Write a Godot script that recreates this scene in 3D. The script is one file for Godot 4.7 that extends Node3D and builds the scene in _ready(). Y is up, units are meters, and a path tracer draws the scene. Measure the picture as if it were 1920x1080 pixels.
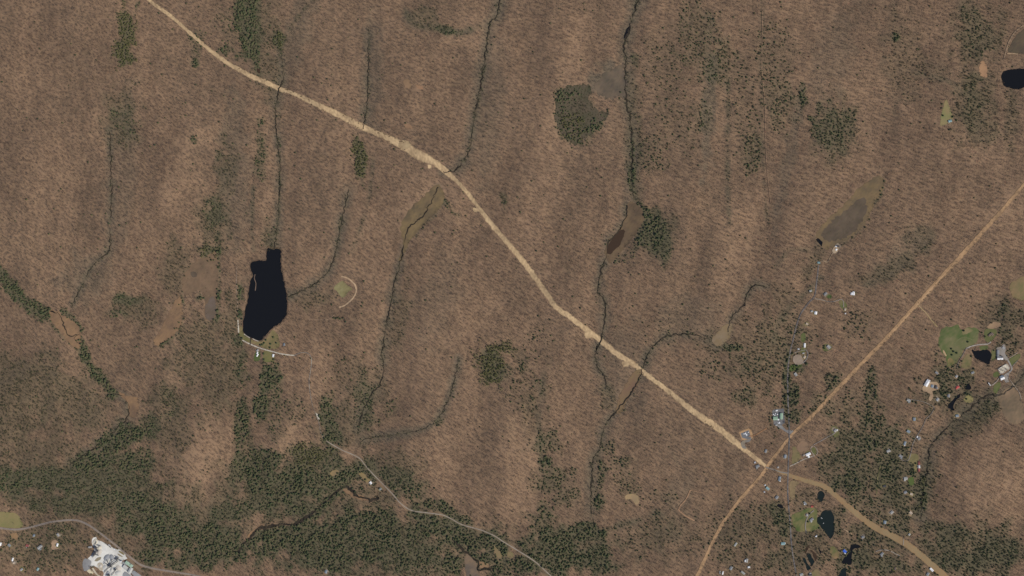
extends Node3D
# Wooded plateau seen straight down from an aircraft. 1 unit = 1 m; the map below is written on a 2 m survey grid, north up.

const GX := -2240.0
const GZ := -1320.0
const CELL := 8.0
const NX := 561
const NZ := 331
const OC := 3.0
const ONX := 1494
const ONZ := 881

var rng := RandomNumberGenerator.new()
var n_big := FastNoiseLite.new()
var n_mid := FastNoiseLite.new()
var n_fine := FastNoiseLite.new()
var hgt := PackedFloat32Array()
var f_dark := PackedFloat32Array()
var f_olive := PackedFloat32Array()
var f_laurel := PackedFloat32Array()
var f_warm := PackedFloat32Array()
var f_thin := PackedFloat32Array()
var f_grey := PackedFloat32Array()
var open_mask := PackedByteArray()
var layer := 0.3
var step_up := 0.01
var M := {}
var roofs := {}
var used := {}


# ---------------------------------------------------------------- helpers
func mp(px: float, py: float) -> Vector2:
	return Vector2((px - 960.0) * 2.0, (py - 540.0) * 2.0)


func pts(a: Array) -> PackedVector2Array:
	var r := PackedVector2Array()
	for i in range(0, a.size() - 1, 2):
		r.append(mp(a[i], a[i + 1]))
	return r


func raw_height(x: float, z: float) -> float:
	var u := lean(x, z)
	return n_big.get_noise_2d(u, z * 0.35) * 3.0 + n_mid.get_noise_2d(u * 0.5, z * 0.32) * 6.5 + n_fine.get_noise_2d(u * 0.75, z * 0.2) * 2.0


func lean(x: float, z: float) -> float:   # across the grain of the ridges, which lean more to the east
	return x + z * (0.04 + 0.00004 * (x + 1920.0)) + 40.0 * n_mid.get_noise_2d(x * 0.3, z * 0.3)


func hill(cx: float, cy: float, rx: float, ry: float, up: float, turn := 0.0) -> void:
	var c := mp(cx, cy)
	var reach := maxf(rx, ry) * 2.0 * 1.9
	var ca := cos(deg_to_rad(turn))
	var sa := sin(deg_to_rad(turn))
	for j in range(maxi(0, int((c.y - reach - GZ) / CELL)), mini(NZ, int((c.y + reach - GZ) / CELL) + 1)):
		for i in range(maxi(0, int((c.x - reach - GX) / CELL)), mini(NX, int((c.x + reach - GX) / CELL) + 1)):
			var dx := GX + i * CELL - c.x
			var dz := GZ + j * CELL - c.y
			var d := Vector2((dx * ca + dz * sa) / (rx * 2.0), (dz * ca - dx * sa) / (ry * 2.0)).length_squared()
			if d < 3.4:
				hgt[j * NX + i] += up * (exp(-d * 1.3) - 0.012)


func carve(cut: PackedFloat32Array, a: Array, depth: float, width: float) -> void:
	for q in smooth_line(pts(a), false, 14.0):
		var reach := width * 2.0
		for j in range(maxi(0, int((q.y - reach - GZ) / CELL)), mini(NZ, int((q.y + reach - GZ) / CELL) + 2)):
			for i in range(maxi(0, int((q.x - reach - GX) / CELL)), mini(NX, int((q.x + reach - GX) / CELL) + 2)):
				var d := Vector2(GX + i * CELL, GZ + j * CELL).distance_squared_to(q) / (width * width)
				if d < 4.0:
					cut[j * NX + i] = maxf(cut[j * NX + i], depth * 0.62 * (exp(-d) - 0.018))


func ground(x: float, z: float) -> float:
	var fx := (x - GX) / CELL
	var fz := (z - GZ) / CELL
	if fx < 0.0 or fz < 0.0 or fx >= NX - 1 or fz >= NZ - 1:
		return raw_height(x, z)
	var i := int(fx)
	var j := int(fz)
	var a := fx - i
	var b := fz - j
	var k := j * NX + i
	return lerpf(lerpf(hgt[k], hgt[k + 1], a), lerpf(hgt[k + NX], hgt[k + NX + 1], a), b)


func smooth_line(p: PackedVector2Array, closed: bool, step: float) -> PackedVector2Array:
	var out := PackedVector2Array()
	var n := p.size()
	var segs := n if closed else n - 1
	for i in segs:
		var p0 := p[(i - 1 + n) % n] if closed else p[maxi(i - 1, 0)]
		var p1 := p[i]
		var p2 := p[(i + 1) % n]
		var p3 := p[(i + 2) % n] if closed else p[mini(i + 2, n - 1)]
		var k := maxi(1, int(p1.distance_to(p2) / step))
		for s in k:
			out.append(p1.cubic_interpolate(p2, p0, p3, float(s) / k))
	if not closed:
		out.append(p[n - 1])
	return out


func mesh_of(st: SurfaceTool, material: Material) -> ArrayMesh:
	st.generate_normals()
	st.set_material(material)
	return st.commit()


func begin() -> SurfaceTool:
	var st := SurfaceTool.new()
	st.begin(Mesh.PRIMITIVE_TRIANGLES)
	st.set_smooth_group(-1)
	return st


func tri(st: SurfaceTool, a: Vector3, b: Vector3, c: Vector3) -> void:
	st.add_vertex(a)
	st.add_vertex(b)
	st.add_vertex(c)


func quad(st: SurfaceTool, a: Vector3, b: Vector3, c: Vector3, d: Vector3) -> void:
	tri(st, a, b, c)
	tri(st, a, c, d)


func add_box(st: SurfaceTool, c: Vector3, s: Vector3, b := Basis()) -> void:
	var h := s * 0.5
	var v := []
	for i in 8:
		v.append(c + b * Vector3(h.x if i & 1 else -h.x, h.y if i & 2 else -h.y, h.z if i & 4 else -h.z))
	for f in [[2, 6, 7, 3], [0, 1, 5, 4], [4, 5, 7, 6], [1, 0, 2, 3], [5, 1, 3, 7], [0, 4, 6, 2]]:
		quad(st, v[f[0]], v[f[3]], v[f[2]], v[f[1]])


func add_bar(st: SurfaceTool, a: Vector3, b: Vector3, w: float, h: float) -> void:
	var d := b - a
	add_box(st, (a + b) * 0.5, Vector3(w, h, d.length()), Basis.looking_at(d.normalized(), Vector3.UP if absf(d.normalized().y) < 0.95 else Vector3.RIGHT))


func add_cyl(st: SurfaceTool, c: Vector3, r0: float, r1: float, h: float, n := 10) -> void:
	var top := c + Vector3(0, h, 0)
	for i in n:
		var a := TAU * i / n
		var b := TAU * (i + 1) / n
		var p := Vector3(cos(a), 0, sin(a))
		var q := Vector3(cos(b), 0, sin(b))
		quad(st, c + p * r0, top + p * r1, top + q * r1, c + q * r0)
		if r1 > 0.0:
			tri(st, top, top + q * r1, top + p * r1)


func put(called: String, mesh: Mesh, parent: Node = null) -> MeshInstance3D:
	var o := MeshInstance3D.new()
	o.mesh = mesh
	o.name = numbered(called, parent)
	(parent if parent else self as Node).add_child(o, true)
	return o


func numbered(called: String, parent: Node = null) -> String:
	var key := called + "@" + (str(parent.get_instance_id()) if parent else "")
	var n: int = used.get(key, 0)
	used[key] = n + 1
	return called if n == 0 else "%s_%03d" % [called, n]


func tag(o: Node3D, label: String, category: String, group := "", kind := "") -> void:
	o.set_meta("label", label)
	if category:
		o.set_meta("category", category)
	if group:
		o.set_meta("group", group)
	if kind:
		o.set_meta("kind", kind)


func base(called: String, label: String, category: String, at: Vector3, turn := 0.0, group := "") -> Node3D:
	var o := Node3D.new()
	o.name = numbered(called)
	add_child(o, true)
	o.position = at
	o.rotation.y = turn
	tag(o, label, category, group)
	return o


func lin(r: float, g: float, b: float) -> Color:
	return Color(r, g, b).linear_to_srgb()


func mat(called: String, c: Color, rough := 0.9, metal := 0.0) -> StandardMaterial3D:
	var m := StandardMaterial3D.new()
	m.resource_name = called
	m.albedo_color = c
	m.roughness = rough
	m.metallic = metal
	m.cull_mode = BaseMaterial3D.CULL_DISABLED
	M[called] = m
	return m


func vmat(called: String, rough := 0.95) -> StandardMaterial3D:
	var m := mat(called, Color.WHITE, rough)
	m.vertex_color_use_as_albedo = true
	m.metallic_specular = 0.25
	return m


# ---------------------------------------------------------------- maps of what grows where
func blob(field: PackedFloat32Array, cx: float, cy: float, rx: float, ry: float, value: float, turn := 0.0, add := false) -> void:
	var c := mp(cx, cy)
	var r := Vector2(rx, ry) * 2.0
	var reach := maxf(r.x, r.y) * 1.45
	var ca := cos(deg_to_rad(turn))
	var sa := sin(deg_to_rad(turn))
	for j in range(maxi(0, int((c.y - reach - GZ) / CELL)), mini(NZ, int((c.y + reach - GZ) / CELL) + 1)):
		for i in range(maxi(0, int((c.x - reach - GX) / CELL)), mini(NX, int((c.x + reach - GX) / CELL) + 1)):
			var x := GX + i * CELL
			var z := GZ + j * CELL
			var dx := x - c.x
			var dz := z - c.y
			var d := Vector2((dx * ca + dz * sa) / r.x, (dz * ca - dx * sa) / r.y).length()
			d += n_mid.get_noise_2d(x * 2.2, z * 2.2) * 0.45 + n_fine.get_noise_2d(x * 1.1, z * 0.9) * 0.5
			if d < 1.25:
				var v := value * (1.0 - smoothstep(0.55, 1.25, d))
				var k := j * NX + i
				field[k] = field[k] + v if add else maxf(field[k], v)


func trail(field: PackedFloat32Array, a: Array, width: float, value: float) -> void:
	var p := smooth_line(pts(a), false, 8.0)
	var w := width * 2.0
	for q in p:
		var ww := w * (1.0 + 0.5 * n_mid.get_noise_2d(q.x * 3.0, q.y * 3.0))
		for j in range(maxi(0, int((q.y - ww - GZ) / CELL)), mini(NZ, int((q.y + ww - GZ) / CELL) + 2)):
			for i in range(maxi(0, int((q.x - ww - GX) / CELL)), mini(NX, int((q.x + ww - GX) / CELL) + 2)):
				var d := Vector2(GX + i * CELL, GZ + j * CELL).distance_to(q) / ww
				if d < 1.0:
					var k := j * NX + i
					field[k] = maxf(field[k], value * (1.0 - d * d) * clampf(0.75 + n_fine.get_noise_2d(q.x * 1.2, q.y * 1.2) * 1.3, 0.15 if value < 0.95 else 0.7, 1.0))


func clear_disc(q: Vector2, r: float, value := 1) -> void:
	for j in range(maxi(0, int((q.y - r - GZ) / OC)), mini(ONZ, int((q.y + r - GZ) / OC) + 1)):
		for i in range(maxi(0, int((q.x - r - GX) / OC)), mini(ONX, int((q.x + r - GX) / OC) + 1)):
			if Vector2(GX + (i + 0.5) * OC, GZ + (j + 0.5) * OC).distance_to(q) < r:
				open_mask[j * ONX + i] = value


func bounds(poly: PackedVector2Array) -> Rect2:
	var r := Rect2(poly[0], Vector2.ZERO)
	for q in poly:
		r = r.expand(q)
	return r


func clear_poly(poly: PackedVector2Array, value := 1) -> void:
	var r := bounds(poly)
	for j in range(maxi(0, int((r.position.y - GZ) / OC)), mini(ONZ, int((r.end.y - GZ) / OC) + 1)):
		for i in range(maxi(0, int((r.position.x - GX) / OC)), mini(ONX, int((r.end.x - GX) / OC) + 1)):
			if Geometry2D.is_point_in_polygon(Vector2(GX + (i + 0.5) * OC, GZ + (j + 0.5) * OC), poly):
				open_mask[j * ONX + i] = value


func is_open(x: float, z: float) -> int:
	var i := int((x - GX) / OC)
	var j := int((z - GZ) / OC)
	if i < 0 or j < 0 or i >= ONX or j >= ONZ:
		return 0
	return open_mask[j * ONX + i]


func field_at(f: PackedFloat32Array, x: float, z: float) -> float:
	var i := clampi(int((x - GX) / CELL + 0.5), 0, NX - 1)
	var j := clampi(int((z - GZ) / CELL + 0.5), 0, NZ - 1)
	return f[j * NX + i]


# ---------------------------------------------------------------- sheets laid on the land
func ragged(poly: PackedVector2Array, amount: float) -> PackedVector2Array:
	var out := PackedVector2Array()
	for q in poly:
		out.append(q + Vector2(n_fine.get_noise_2d(q.x * 3.0, q.y * 3.0), n_fine.get_noise_2d(q.x * 3.0 + 900.0, q.y * 3.0)) * amount)
	return out


func area(called: String, label: String, category: String, a: Array, c0: Color, c1: Color, rag := 5.0, cell := 6.0, openness := 1, grain := 1.0, smoothed := true) -> PackedVector2Array:
	var poly := pts(a)
	if smoothed:
		poly = ragged(smooth_line(poly, true, 7.0), rag)
	if openness:
		clear_poly(poly, openness)
	layer += 0.004
	var st := begin()
	st.set_smooth_group(0)
	var r := bounds(poly)
	var nx := int(r.size.x / cell) + 1
	var nz := int(r.size.y / cell) + 1
	for j in nz:
		for i in nx:
			var q := r.position + Vector2(i, j) * cell
			var sq := PackedVector2Array([q, q + Vector2(cell, 0), q + Vector2(cell, cell), q + Vector2(0, cell)])
			for piece in Geometry2D.intersect_polygons(sq, poly):
				var t := Geometry2D.triangulate_polygon(piece)
				for k in range(0, t.size(), 3):
					var tr := [piece[t[k]], piece[t[k + 1]], piece[t[k + 2]]]
					if (tr[1] - tr[0]).cross(tr[2] - tr[0]) < 0.0:
						tr = [tr[0], tr[2], tr[1]]
					for p in tr:
						var w: float = 0.5 + n_mid.get_noise_2d(p.x * 1.7, p.y * 1.7) * 0.9 + n_fine.get_noise_2d(p.x * 1.6, p.y * 1.6) * 0.7 * grain + n_fine.get_noise_2d(p.x * 6.0, p.y * 6.0) * 0.6 * grain
						st.set_color(c0.lerp(c1, clampf(w, -0.35, 1.35)))
						st.add_vertex(Vector3(p.x, ground(p.x, p.y) + layer, p.y))
	var o := put(called, mesh_of(st, M.soil))
	tag(o, label, category, "", "structure")
	return poly


func ribbon(called: String, label: String, category: String, a: Array, width: Variant, c0: Color, c1: Color, rag := 0.25, openness := 1, material := "soil", extra := 1.0) -> void:
	# width in survey cells: a number, or one for each point
	var p := pts(a)
	var line := smooth_line(p, false, 5.0)
	if material == "creek_water":
		line = ragged(line, 7.0)
	var ws := PackedFloat32Array()
	if width is Array:
		var n := p.size()
		for i in n - 1:
			var k := maxi(1, int(p[i].distance_to(p[i + 1]) / 5.0))
			for s in k:
				ws.append(lerpf(width[i], width[i + 1], float(s) / k))
		ws.append(width[n - 1])
	layer += step_up
	var st := begin()
	st.set_smooth_group(0)
	var rows := []
	var across := 6
	for i in line.size():
		var d := (line[mini(i + 1, line.size() - 1)] - line[maxi(i - 1, 0)]).normalized()
		var nrm := Vector2(-d.y, d.x)
		var w: float = ws[i] if width is Array else width
		if material == "creek_water":
			w *= clampf(0.8 + n_fine.get_noise_2d(line[i].x * 0.7, line[i].y * 0.7) * 1.6, 0.12 if w < 3.0 else 0.6, 1.3)
		var q := line[i]
		var wl := w * (1.0 + rag * (n_fine.get_noise_2d(q.x * 2.2, q.y * 2.2) * 1.1 + n_fine.get_noise_2d(q.x * 6.0, q.y * 6.0) * 0.7))
		var wr := w * (1.0 + rag * (n_fine.get_noise_2d(q.x * 2.2 + 500.0, q.y * 2.2) * 1.1 + n_fine.get_noise_2d(q.x * 6.0 + 500.0, q.y * 6.0) * 0.7))
		var row := []
		for k in across + 1:
			var t := lerpf(-wl, wr, float(k) / across)
			var v := q + nrm * t
			row.append(Vector3(v.x, ground(v.x, v.y) + layer, v.y))
		rows.append(row)
		if openness:
			clear_disc(q, w * extra, openness)
	for i in rows.size() - 1:
		for k in across:
			var v4 := [rows[i][k], rows[i + 1][k], rows[i + 1][k + 1], rows[i][k + 1]]
			for t in [[0, 2, 1], [0, 3, 2]]:
				for s in t:
					var v: Vector3 = v4[s]
					var w := 0.5 + n_mid.get_noise_2d(v.x * 2.5, v.z * 2.5) * 0.7 + n_fine.get_noise_2d(v.x * 6.0, v.z * 6.0) * 0.9
					w += 0.55 if k == 0 and s != 2 and s != 3 or k == across - 1 and s > 1 else -0.15   # worn middle, weedy edges
					st.set_color(c0.lerp(c1, clampf(w, -0.3, 1.3)))
					st.add_vertex(v)
	var o := put(called, mesh_of(st, M[material]))
	tag(o, label, category, "", "structure")


var water_list := []


func level_for(poly: PackedVector2Array) -> float:
	var lo := 1e9
	for q in poly:
		lo = minf(lo, ground(q.x, q.y))
	var r := bounds(poly).grow(70.0)
	for j in range(maxi(0, int((r.position.y - GZ) / CELL)), mini(NZ, int((r.end.y - GZ) / CELL) + 1)):
		for i in range(maxi(0, int((r.position.x - GX) / CELL)), mini(NX, int((r.end.x - GX) / CELL) + 1)):
			var q := Vector2(GX + i * CELL, GZ + j * CELL)
			var d := 0.0
			if not Geometry2D.is_point_in_polygon(q, poly):
				d = 1e9
				for s in poly.size():
					d = minf(d, q.distance_squared_to(Geometry2D.get_closest_point_to_segment(q, poly[s], poly[(s + 1) % poly.size()])))
				d = sqrt(d)
			var k := j * NX + i
			hgt[k] = lerpf(lo - 0.4, hgt[k], smoothstep(12.0, 70.0, d))
	return lo


func pond(label: String, a: Array, material := "water", called := "pond") -> void:
	water_list.append([label, ragged(smooth_line(pts(a), true, 6.0), 4.0), material, called])


func build_water() -> void:
	for w in water_list:
		var lev := level_for(w[1])
		w.append(lev)
	for w in water_list:
		var poly: PackedVector2Array = w[1]
		clear_poly(poly, 2)
		var st := begin()
		var t := Geometry2D.triangulate_polygon(poly)
		for k in range(0, t.size(), 3):
			var tr := [poly[t[k]], poly[t[k + 1]], poly[t[k + 2]]]
			if (tr[1] - tr[0]).cross(tr[2] - tr[0]) < 0.0:
				tr = [tr[0], tr[2], tr[1]]
			for p in tr:
				st.add_vertex(Vector3(p.x, w[4] + 0.6, p.y))
		for k in poly.size():   # the bank under the water line
			var p := poly[k]
			var q := poly[(k + 1) % poly.size()]
			quad(st, Vector3(p.x, w[4] + 0.6, p.y), Vector3(q.x, w[4] + 0.6, q.y), Vector3(q.x, w[4] - 1.0, q.y), Vector3(p.x, w[4] - 1.0, p.y))
		var o := put(w[3], mesh_of(st, M[w[2]]))
		tag(o, w[0], "lake" if w[3] == "lake" else "pond", "", "structure")


# ---------------------------------------------------------------- plants
func bare_mesh(seed_: int, twig: Color, bark: Color) -> ArrayMesh:
	rng.seed = seed_
	var st := begin()
	var top := Vector3(rng.randf_range(-0.5, 0.5), 11.0, rng.randf_range(-0.5, 0.5))
	st.set_color(bark)
	for i in 3:
		var a := TAU * i / 3.0
		var b := TAU * (i + 1) / 3.0
		tri(st, Vector3(cos(a), 0, sin(a)) * 0.24, top, Vector3(cos(b), 0, sin(b)) * 0.24)
	for l in 8:
		var a := TAU * l / 8.0 + rng.randf_range(-0.35, 0.35)
		var from := top * rng.randf_range(0.42, 0.9)
		var reach := rng.randf_range(2.4, 4.1)
		var tip := Vector3(cos(a) * reach, rng.randf_range(9.5, 14.5), sin(a) * reach)
		st.set_color(bark)
		var side := Vector3(-sin(a), 0, cos(a)) * 0.14
		tri(st, from - side, tip, from + side)
		tri(st, from + Vector3(0, 0.14, 0), tip, from - Vector3(0, 0.14, 0))
		for s in 6:
			var p := from.lerp(tip, rng.randf_range(0.45, 1.0))
			var d := (Vector3(rng.randf_range(-1, 1), rng.randf_range(0.1, 1.1), rng.randf_range(-1, 1)) + (tip - from).normalized() * 0.7).normalized() * rng.randf_range(1.3, 2.6)
			var w := d.cross(Vector3(rng.randf_range(-1, 1), rng.randf_range(-1, 1), rng.randf_range(-1, 1))).normalized() * rng.randf_range(0.12, 0.26)
			st.set_color(twig * rng.randf_range(0.8, 1.2))
			quad(st, p, p + d * 0.55 + w, p + d, p + d * 0.55 - w)
	return mesh_of(st, M.leaf)


func conifer_crown(st: SurfaceTool, seed_: int, h: float, r: float, tint: Color) -> void:
	rng.seed = seed_
	var tiers := 6
	for k in tiers:
		var f := float(k) / tiers
		var y := lerpf(h * 0.22, h * 0.9, f)
		var rr := r * (1.0 - f * 0.82)
		var n := 8 - k / 2
		var off := rng.randf() * TAU
		for b in n:
			var a := off + TAU * b / n + rng.randf_range(-0.25, 0.25)
			var len_ := rr * rng.randf_range(0.7, 1.18)
			var d := Vector3(cos(a), 0, sin(a))
			var s := Vector3(-sin(a), 0, cos(a)) * rr * 0.36
			var p := Vector3(0, y + h * 0.09, 0)
			var tip := d * len_ + Vector3(0, y - h * rng.randf_range(0.02, 0.08), 0)
			var mid := d * len_ * 0.6 + Vector3(0, y + h * 0.05, 0)
			st.set_color(tint * rng.randf_range(0.75, 1.3))
			tri(st, p, mid - s - Vector3(0, h * 0.03, 0), mid)
			tri(st, p, mid, mid + s - Vector3(0, h * 0.03, 0))
			tri(st, mid - s - Vector3(0, h * 0.03, 0), tip, mid)
			tri(st, mid, tip, mid + s - Vector3(0, h * 0.03, 0))
	st.set_color(tint * 1.15)
	for i in 5:
		var a := TAU * i / 5.0
		var b := TAU * (i + 1) / 5.0
		tri(st, Vector3(cos(a), 0, sin(a)) * r * 0.2 + Vector3(0, h * 0.86, 0), Vector3(0, h, 0), Vector3(cos(b), 0, sin(b)) * r * 0.2 + Vector3(0, h * 0.86, 0))


func round_crown(st: SurfaceTool, seed_: int, h: float, r: float, tint: Color, leaves: int, low: float) -> void:
	rng.seed = seed_
	var lumps := []
	for i in 6:
		var a := rng.randf() * TAU
		lumps.append(Vector3(cos(a) * r * rng.randf_range(0.2, 0.6), lerpf(low, h, rng.randf_range(0.3, 0.85)), sin(a) * r * rng.randf_range(0.2, 0.6)))
	for i in leaves:
		var c: Vector3 = lumps[i % 6]
		var d := Vector3(rng.randfn(), rng.randfn() * 0.8, rng.randfn()).normalized()
		var p := c + d * r * rng.randf_range(0.25, 0.55)
		var u := d.cross(Vector3(rng.randf() - 0.5, rng.randf() - 0.5, rng.randf() - 0.5)).normalized() * r * rng.randf_range(0.2, 0.36)
		var v := (u.cross(d).normalized() + d * rng.randf_range(-0.4, 0.4)) * u.length()
		st.set_color(tint * rng.randf_range(0.75, 1.3))
		quad(st, p - u, p + v, p + u, p - v)


func add_trunk(st: SurfaceTool, h: float, r: float) -> void:
	for i in 5:
		var a := TAU * i / 5.0
		var b := TAU * (i + 1) / 5.0
		tri(st, Vector3(cos(a), -0.1, sin(a)) * r, Vector3(0, h, 0), Vector3(cos(b), -0.1, sin(b)) * r)


func scatter(called: String, parent: Node3D, mesh: Mesh, rows: Array) -> void:
	# rows: [x, z, size, height factor, turn, colour]
	var buf := PackedFloat32Array()
	buf.resize(rows.size() * 16)
	var k := 0
	for r in rows:
		var s: float = r[2]
		var c := cos(r[4]) * s
		var n := sin(r[4]) * s
		buf[k] = c
		buf[k + 2] = n
		buf[k + 3] = r[0]
		buf[k + 5] = s * r[3]
		buf[k + 7] = ground(r[0], r[1]) - 0.1
		buf[k + 8] = -n
		buf[k + 10] = c
		buf[k + 11] = r[1]
		var col: Color = r[5]
		buf[k + 12] = col.r
		buf[k + 13] = col.g
		buf[k + 14] = col.b
		buf[k + 15] = 1.0
		k += 16
	var mm := MultiMesh.new()
	mm.transform_format = MultiMesh.TRANSFORM_3D
	mm.use_colors = true
	mm.mesh = mesh
	mm.instance_count = rows.size()
	mm.buffer = buf
	var o := MultiMeshInstance3D.new()
	o.multimesh = mm
	o.name = numbered(called, parent)
	o.set_meta("kind", "stuff")
	parent.add_child(o, true)


# ---------------------------------------------------------------- buildings and equipment
func gable(st: SurfaceTool, l: float, w: float, y: float, rise: float, over := 0.5, thick := 0.3) -> void:
	var hl := l * 0.5 + over
	var hw := w * 0.5 + over
	for s in [-1.0, 1.0]:
		var a := Vector3(-hl, y, s * hw)
		var b := Vector3(hl, y, s * hw)
		var c := Vector3(hl, y + rise, s * 0.01)
		var d := Vector3(-hl, y + rise, s * 0.01)
		var up := Vector3(0, thick, 0)
		quad(st, a + up, b + up, c + up, d + up)
		quad(st, a, b, c, d)
		quad(st, a, b, b + up, a + up)
		quad(st, a, d, d + up, a + up)
		quad(st, b, c, c + up, b + up)


func wall_shape(st: SurfaceTool, l: float, w: float, h: float, rise: float) -> void:
	add_box(st, Vector3(0, h * 0.5 - 0.6, 0), Vector3(l, h + 1.2, w))
	for s in [-0.5, 0.5]:
		tri(st, Vector3(l * s, h, -w * 0.5), Vector3(l * s, h + rise * 0.96, 0), Vector3(l * s, h, w * 0.5))


func building(called: String, label: String, category: String, px: float, py: float, l: float, w: float, turn: float, roof: String, o := {}) -> Node3D:
	# l, w in metres; turn in degrees, 0 = ridge runs east to west, positive = the east end swings north
	var p := mp(px, py)
	if category == "house" and not o.get("pad", false):   # trodden or mown ground round the house
		var kept := layer
		layer = 0.66
		var k := int(px * 3.0 + py * 7.0) % 4
		var ring := []
		for i in 8:
			var r := (6.2 + 2.6 * n_fine.get_noise_2d(px * 40.0 + i * 37.0, py * 40.0)) * (0.8 if i % 2 else 1.1)
			ring.append(px + cos(TAU * i / 8.0) * r * 0.85)
			ring.append(py + sin(TAU * i / 8.0) * r * 0.85)
		area("yard", "yard of the " + label, "yard", ring, [Color(0.135, 0.130, 0.058), Color(0.25, 0.185, 0.115), Color(0.20, 0.165, 0.085), Color(0.19, 0.155, 0.115)][k], [Color(0.19, 0.15, 0.078), Color(0.19, 0.14, 0.09), Color(0.15, 0.12, 0.07), Color(0.24, 0.195, 0.145)][k], 6.0)
		layer = kept
	var h: float = o.get("h", 3.6)
	var rise: float = o.get("rise", minf(w * 0.26, 3.2))
	var y := ground(p.x, p.y) + (layer + 0.1 if o.get("pad", false) else 0.1)
	var t := base(called, label, category, Vector3(p.x, y, p.y), deg_to_rad(turn), o.get("group", ""))
	var rm: Material = M[roof]
	var st := begin()
	wall_shape(st, l, w, h, rise)
	put("wall", mesh_of(st, M[o.get("wall", "siding")]), t)
	var top: MeshInstance3D
	if o.has("roof2"):   # the two slopes are of different sheets
		var k := 0
		for s in [-1.0, 1.0]:
			st = begin()
			var hl := l * 0.5 + 0.5
			var hw := w * 0.5 + 0.5
			var up := Vector3(0, 0.3, 0)
			var a := Vector3(-hl, h, s * hw)
			var b := Vector3(hl, h, s * hw)
			var c := Vector3(hl, h + rise, s * 0.01)
			var d := Vector3(-hl, h + rise, s * 0.01)
			quad(st, a + up, b + up, c + up, d + up)
			quad(st, a, b, c, d)
			quad(st, a, b, b + up, a + up)
			quad(st, a, d, d + up, a + up)
			quad(st, b, c, c + up, b + up)
			top = put("roof", mesh_of(st, rm if k == 1 else M[o.roof2] as Material), t)
			top.set_meta("label", o.slopes[k])
			k += 1
	else:
		st = begin()
		gable(st, l, w, h, rise)
		top = put("roof", mesh_of(st, rm), t)
	if o.get("chimney", true):
		st = begin()
		add_box(st, Vector3(l * 0.22, h + rise * 0.9, w * 0.12), Vector3(0.9, 2.2, 0.9))
		put("chimney", mesh_of(st, M.brick), top)
	if o.get("ridge", false):
		st = begin()
		for k in 4:
			st = begin()
			add_box(st, Vector3(lerpf(-l * 0.36, l * 0.36, k / 3.0), h + rise + 0.5, 0), Vector3(1.0, 0.9, 1.0))
			put("ridge_vent", mesh_of(st, M.steel), top)
	if o.has("wing"):   # length, width, offset along, offset across, roof
		var g: Array = o.wing
		st = begin()
		var inner := begin()
		wall_shape(inner, g[0], g[1], h * 0.86, g[1] * 0.24)
		var at := Transform3D(Basis(Vector3.UP, PI / 2.0 if g.size() > 5 else 0.0), Vector3(g[2], 0, g[3]))
		var wm := put("wing_wall", mesh_of(inner, M[o.get("wall", "siding")]), t)
		wm.transform = at
		gable(st, g[0], g[1], h * 0.86, g[1] * 0.24)
		var wr := put("wing_roof", mesh_of(st, M[g[4]]), t)
		wr.transform = at
	st = begin()
	add_box(st, Vector3(-l * 0.1, 1.05, w * 0.5 + 0.06), Vector3(1.1, 2.1, 0.12))
	put("door", mesh_of(st, M.dark_roof), t)
	return t


func parked(called: String, label: String, category: String, px: float, py: float, turn: float, l: float, h: float, paint: String, cab: float, group: String, y_extra := 0.0) -> void:
	var p := mp(px, py)
	var t := base(called, label, category, Vector3(p.x, ground(p.x, p.y) + layer + 0.02 + y_extra, p.y), deg_to_rad(turn), group)
	var st := begin()
	add_box(st, Vector3(-cab * 0.5, 0.6 + h * 0.5, 0), Vector3(l - cab, h, 2.3))
	put("body", mesh_of(st, M[paint]), t)
	st = begin()
	add_box(st, Vector3(l * 0.5 - cab * 0.5, 0.6 + h * 0.35, 0), Vector3(cab - 0.15, h * 0.7, 2.1))
	put("cab", mesh_of(st, M[paint]), t)
	st = begin()
	add_box(st, Vector3(l * 0.5 - cab * 0.35, 0.6 + h * 0.72, 0), Vector3(cab * 0.4, h * 0.1, 1.9))
	put("windscreen", mesh_of(st, M.dark_roof), t)
	for s in [[-0.35, -1], [-0.35, 1], [0.32, -1], [0.32, 1]]:
		st = begin()
		add_cyl(st, Vector3.ZERO, 0.5, 0.5, 0.35, 8)
		var wl := put("wheel", mesh_of(st, M.dark_roof), t)
		wl.position = Vector3(l * s[0], 0.5, 1.0 * s[1])
		wl.rotation.x = PI / 2.0 * s[1]


func heap(label: String, px: float, py: float, r: float, h: float, material: String, stretch := 1.0, turn := 0.0) -> void:
	var p := mp(px, py)
	rng.seed = int(px * 31.0 + py * 7.0)
	var st := begin()
	st.set_smooth_group(0)
	var n := 18
	var rings := []
	for k in 5:
		var f := k / 4.0
		var row := []
		for i in n:
			var a := TAU * i / n
			var rr := r * (1.0 - f * 0.94) * (1.0 + 0.22 * n_fine.get_noise_2d(px * 9.0 + cos(a) * 14.0, py * 9.0 + sin(a) * 14.0) * 2.0)
			row.append(Vector3(cos(a) * rr * stretch, h * (1.0 - pow(1.0 - f, 1.25)) - (0.6 if k == 0 else 0.0), sin(a) * rr))
		rings.append(row)
	for k in 4:
		for i in n:
			quad(st, rings[k][i], rings[k + 1][i], rings[k + 1][(i + 1) % n], rings[k][(i + 1) % n])
	for i in n:
		tri(st, rings[4][i], Vector3(0, h * 1.02, 0), rings[4][(i + 1) % n])
	var o := put("stone_pile", mesh_of(st, M[material]))
	o.position = Vector3(p.x, ground(p.x, p.y) + layer, p.y)
	o.rotation.y = deg_to_rad(turn)
	tag(o, label, "stone pile")


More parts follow.
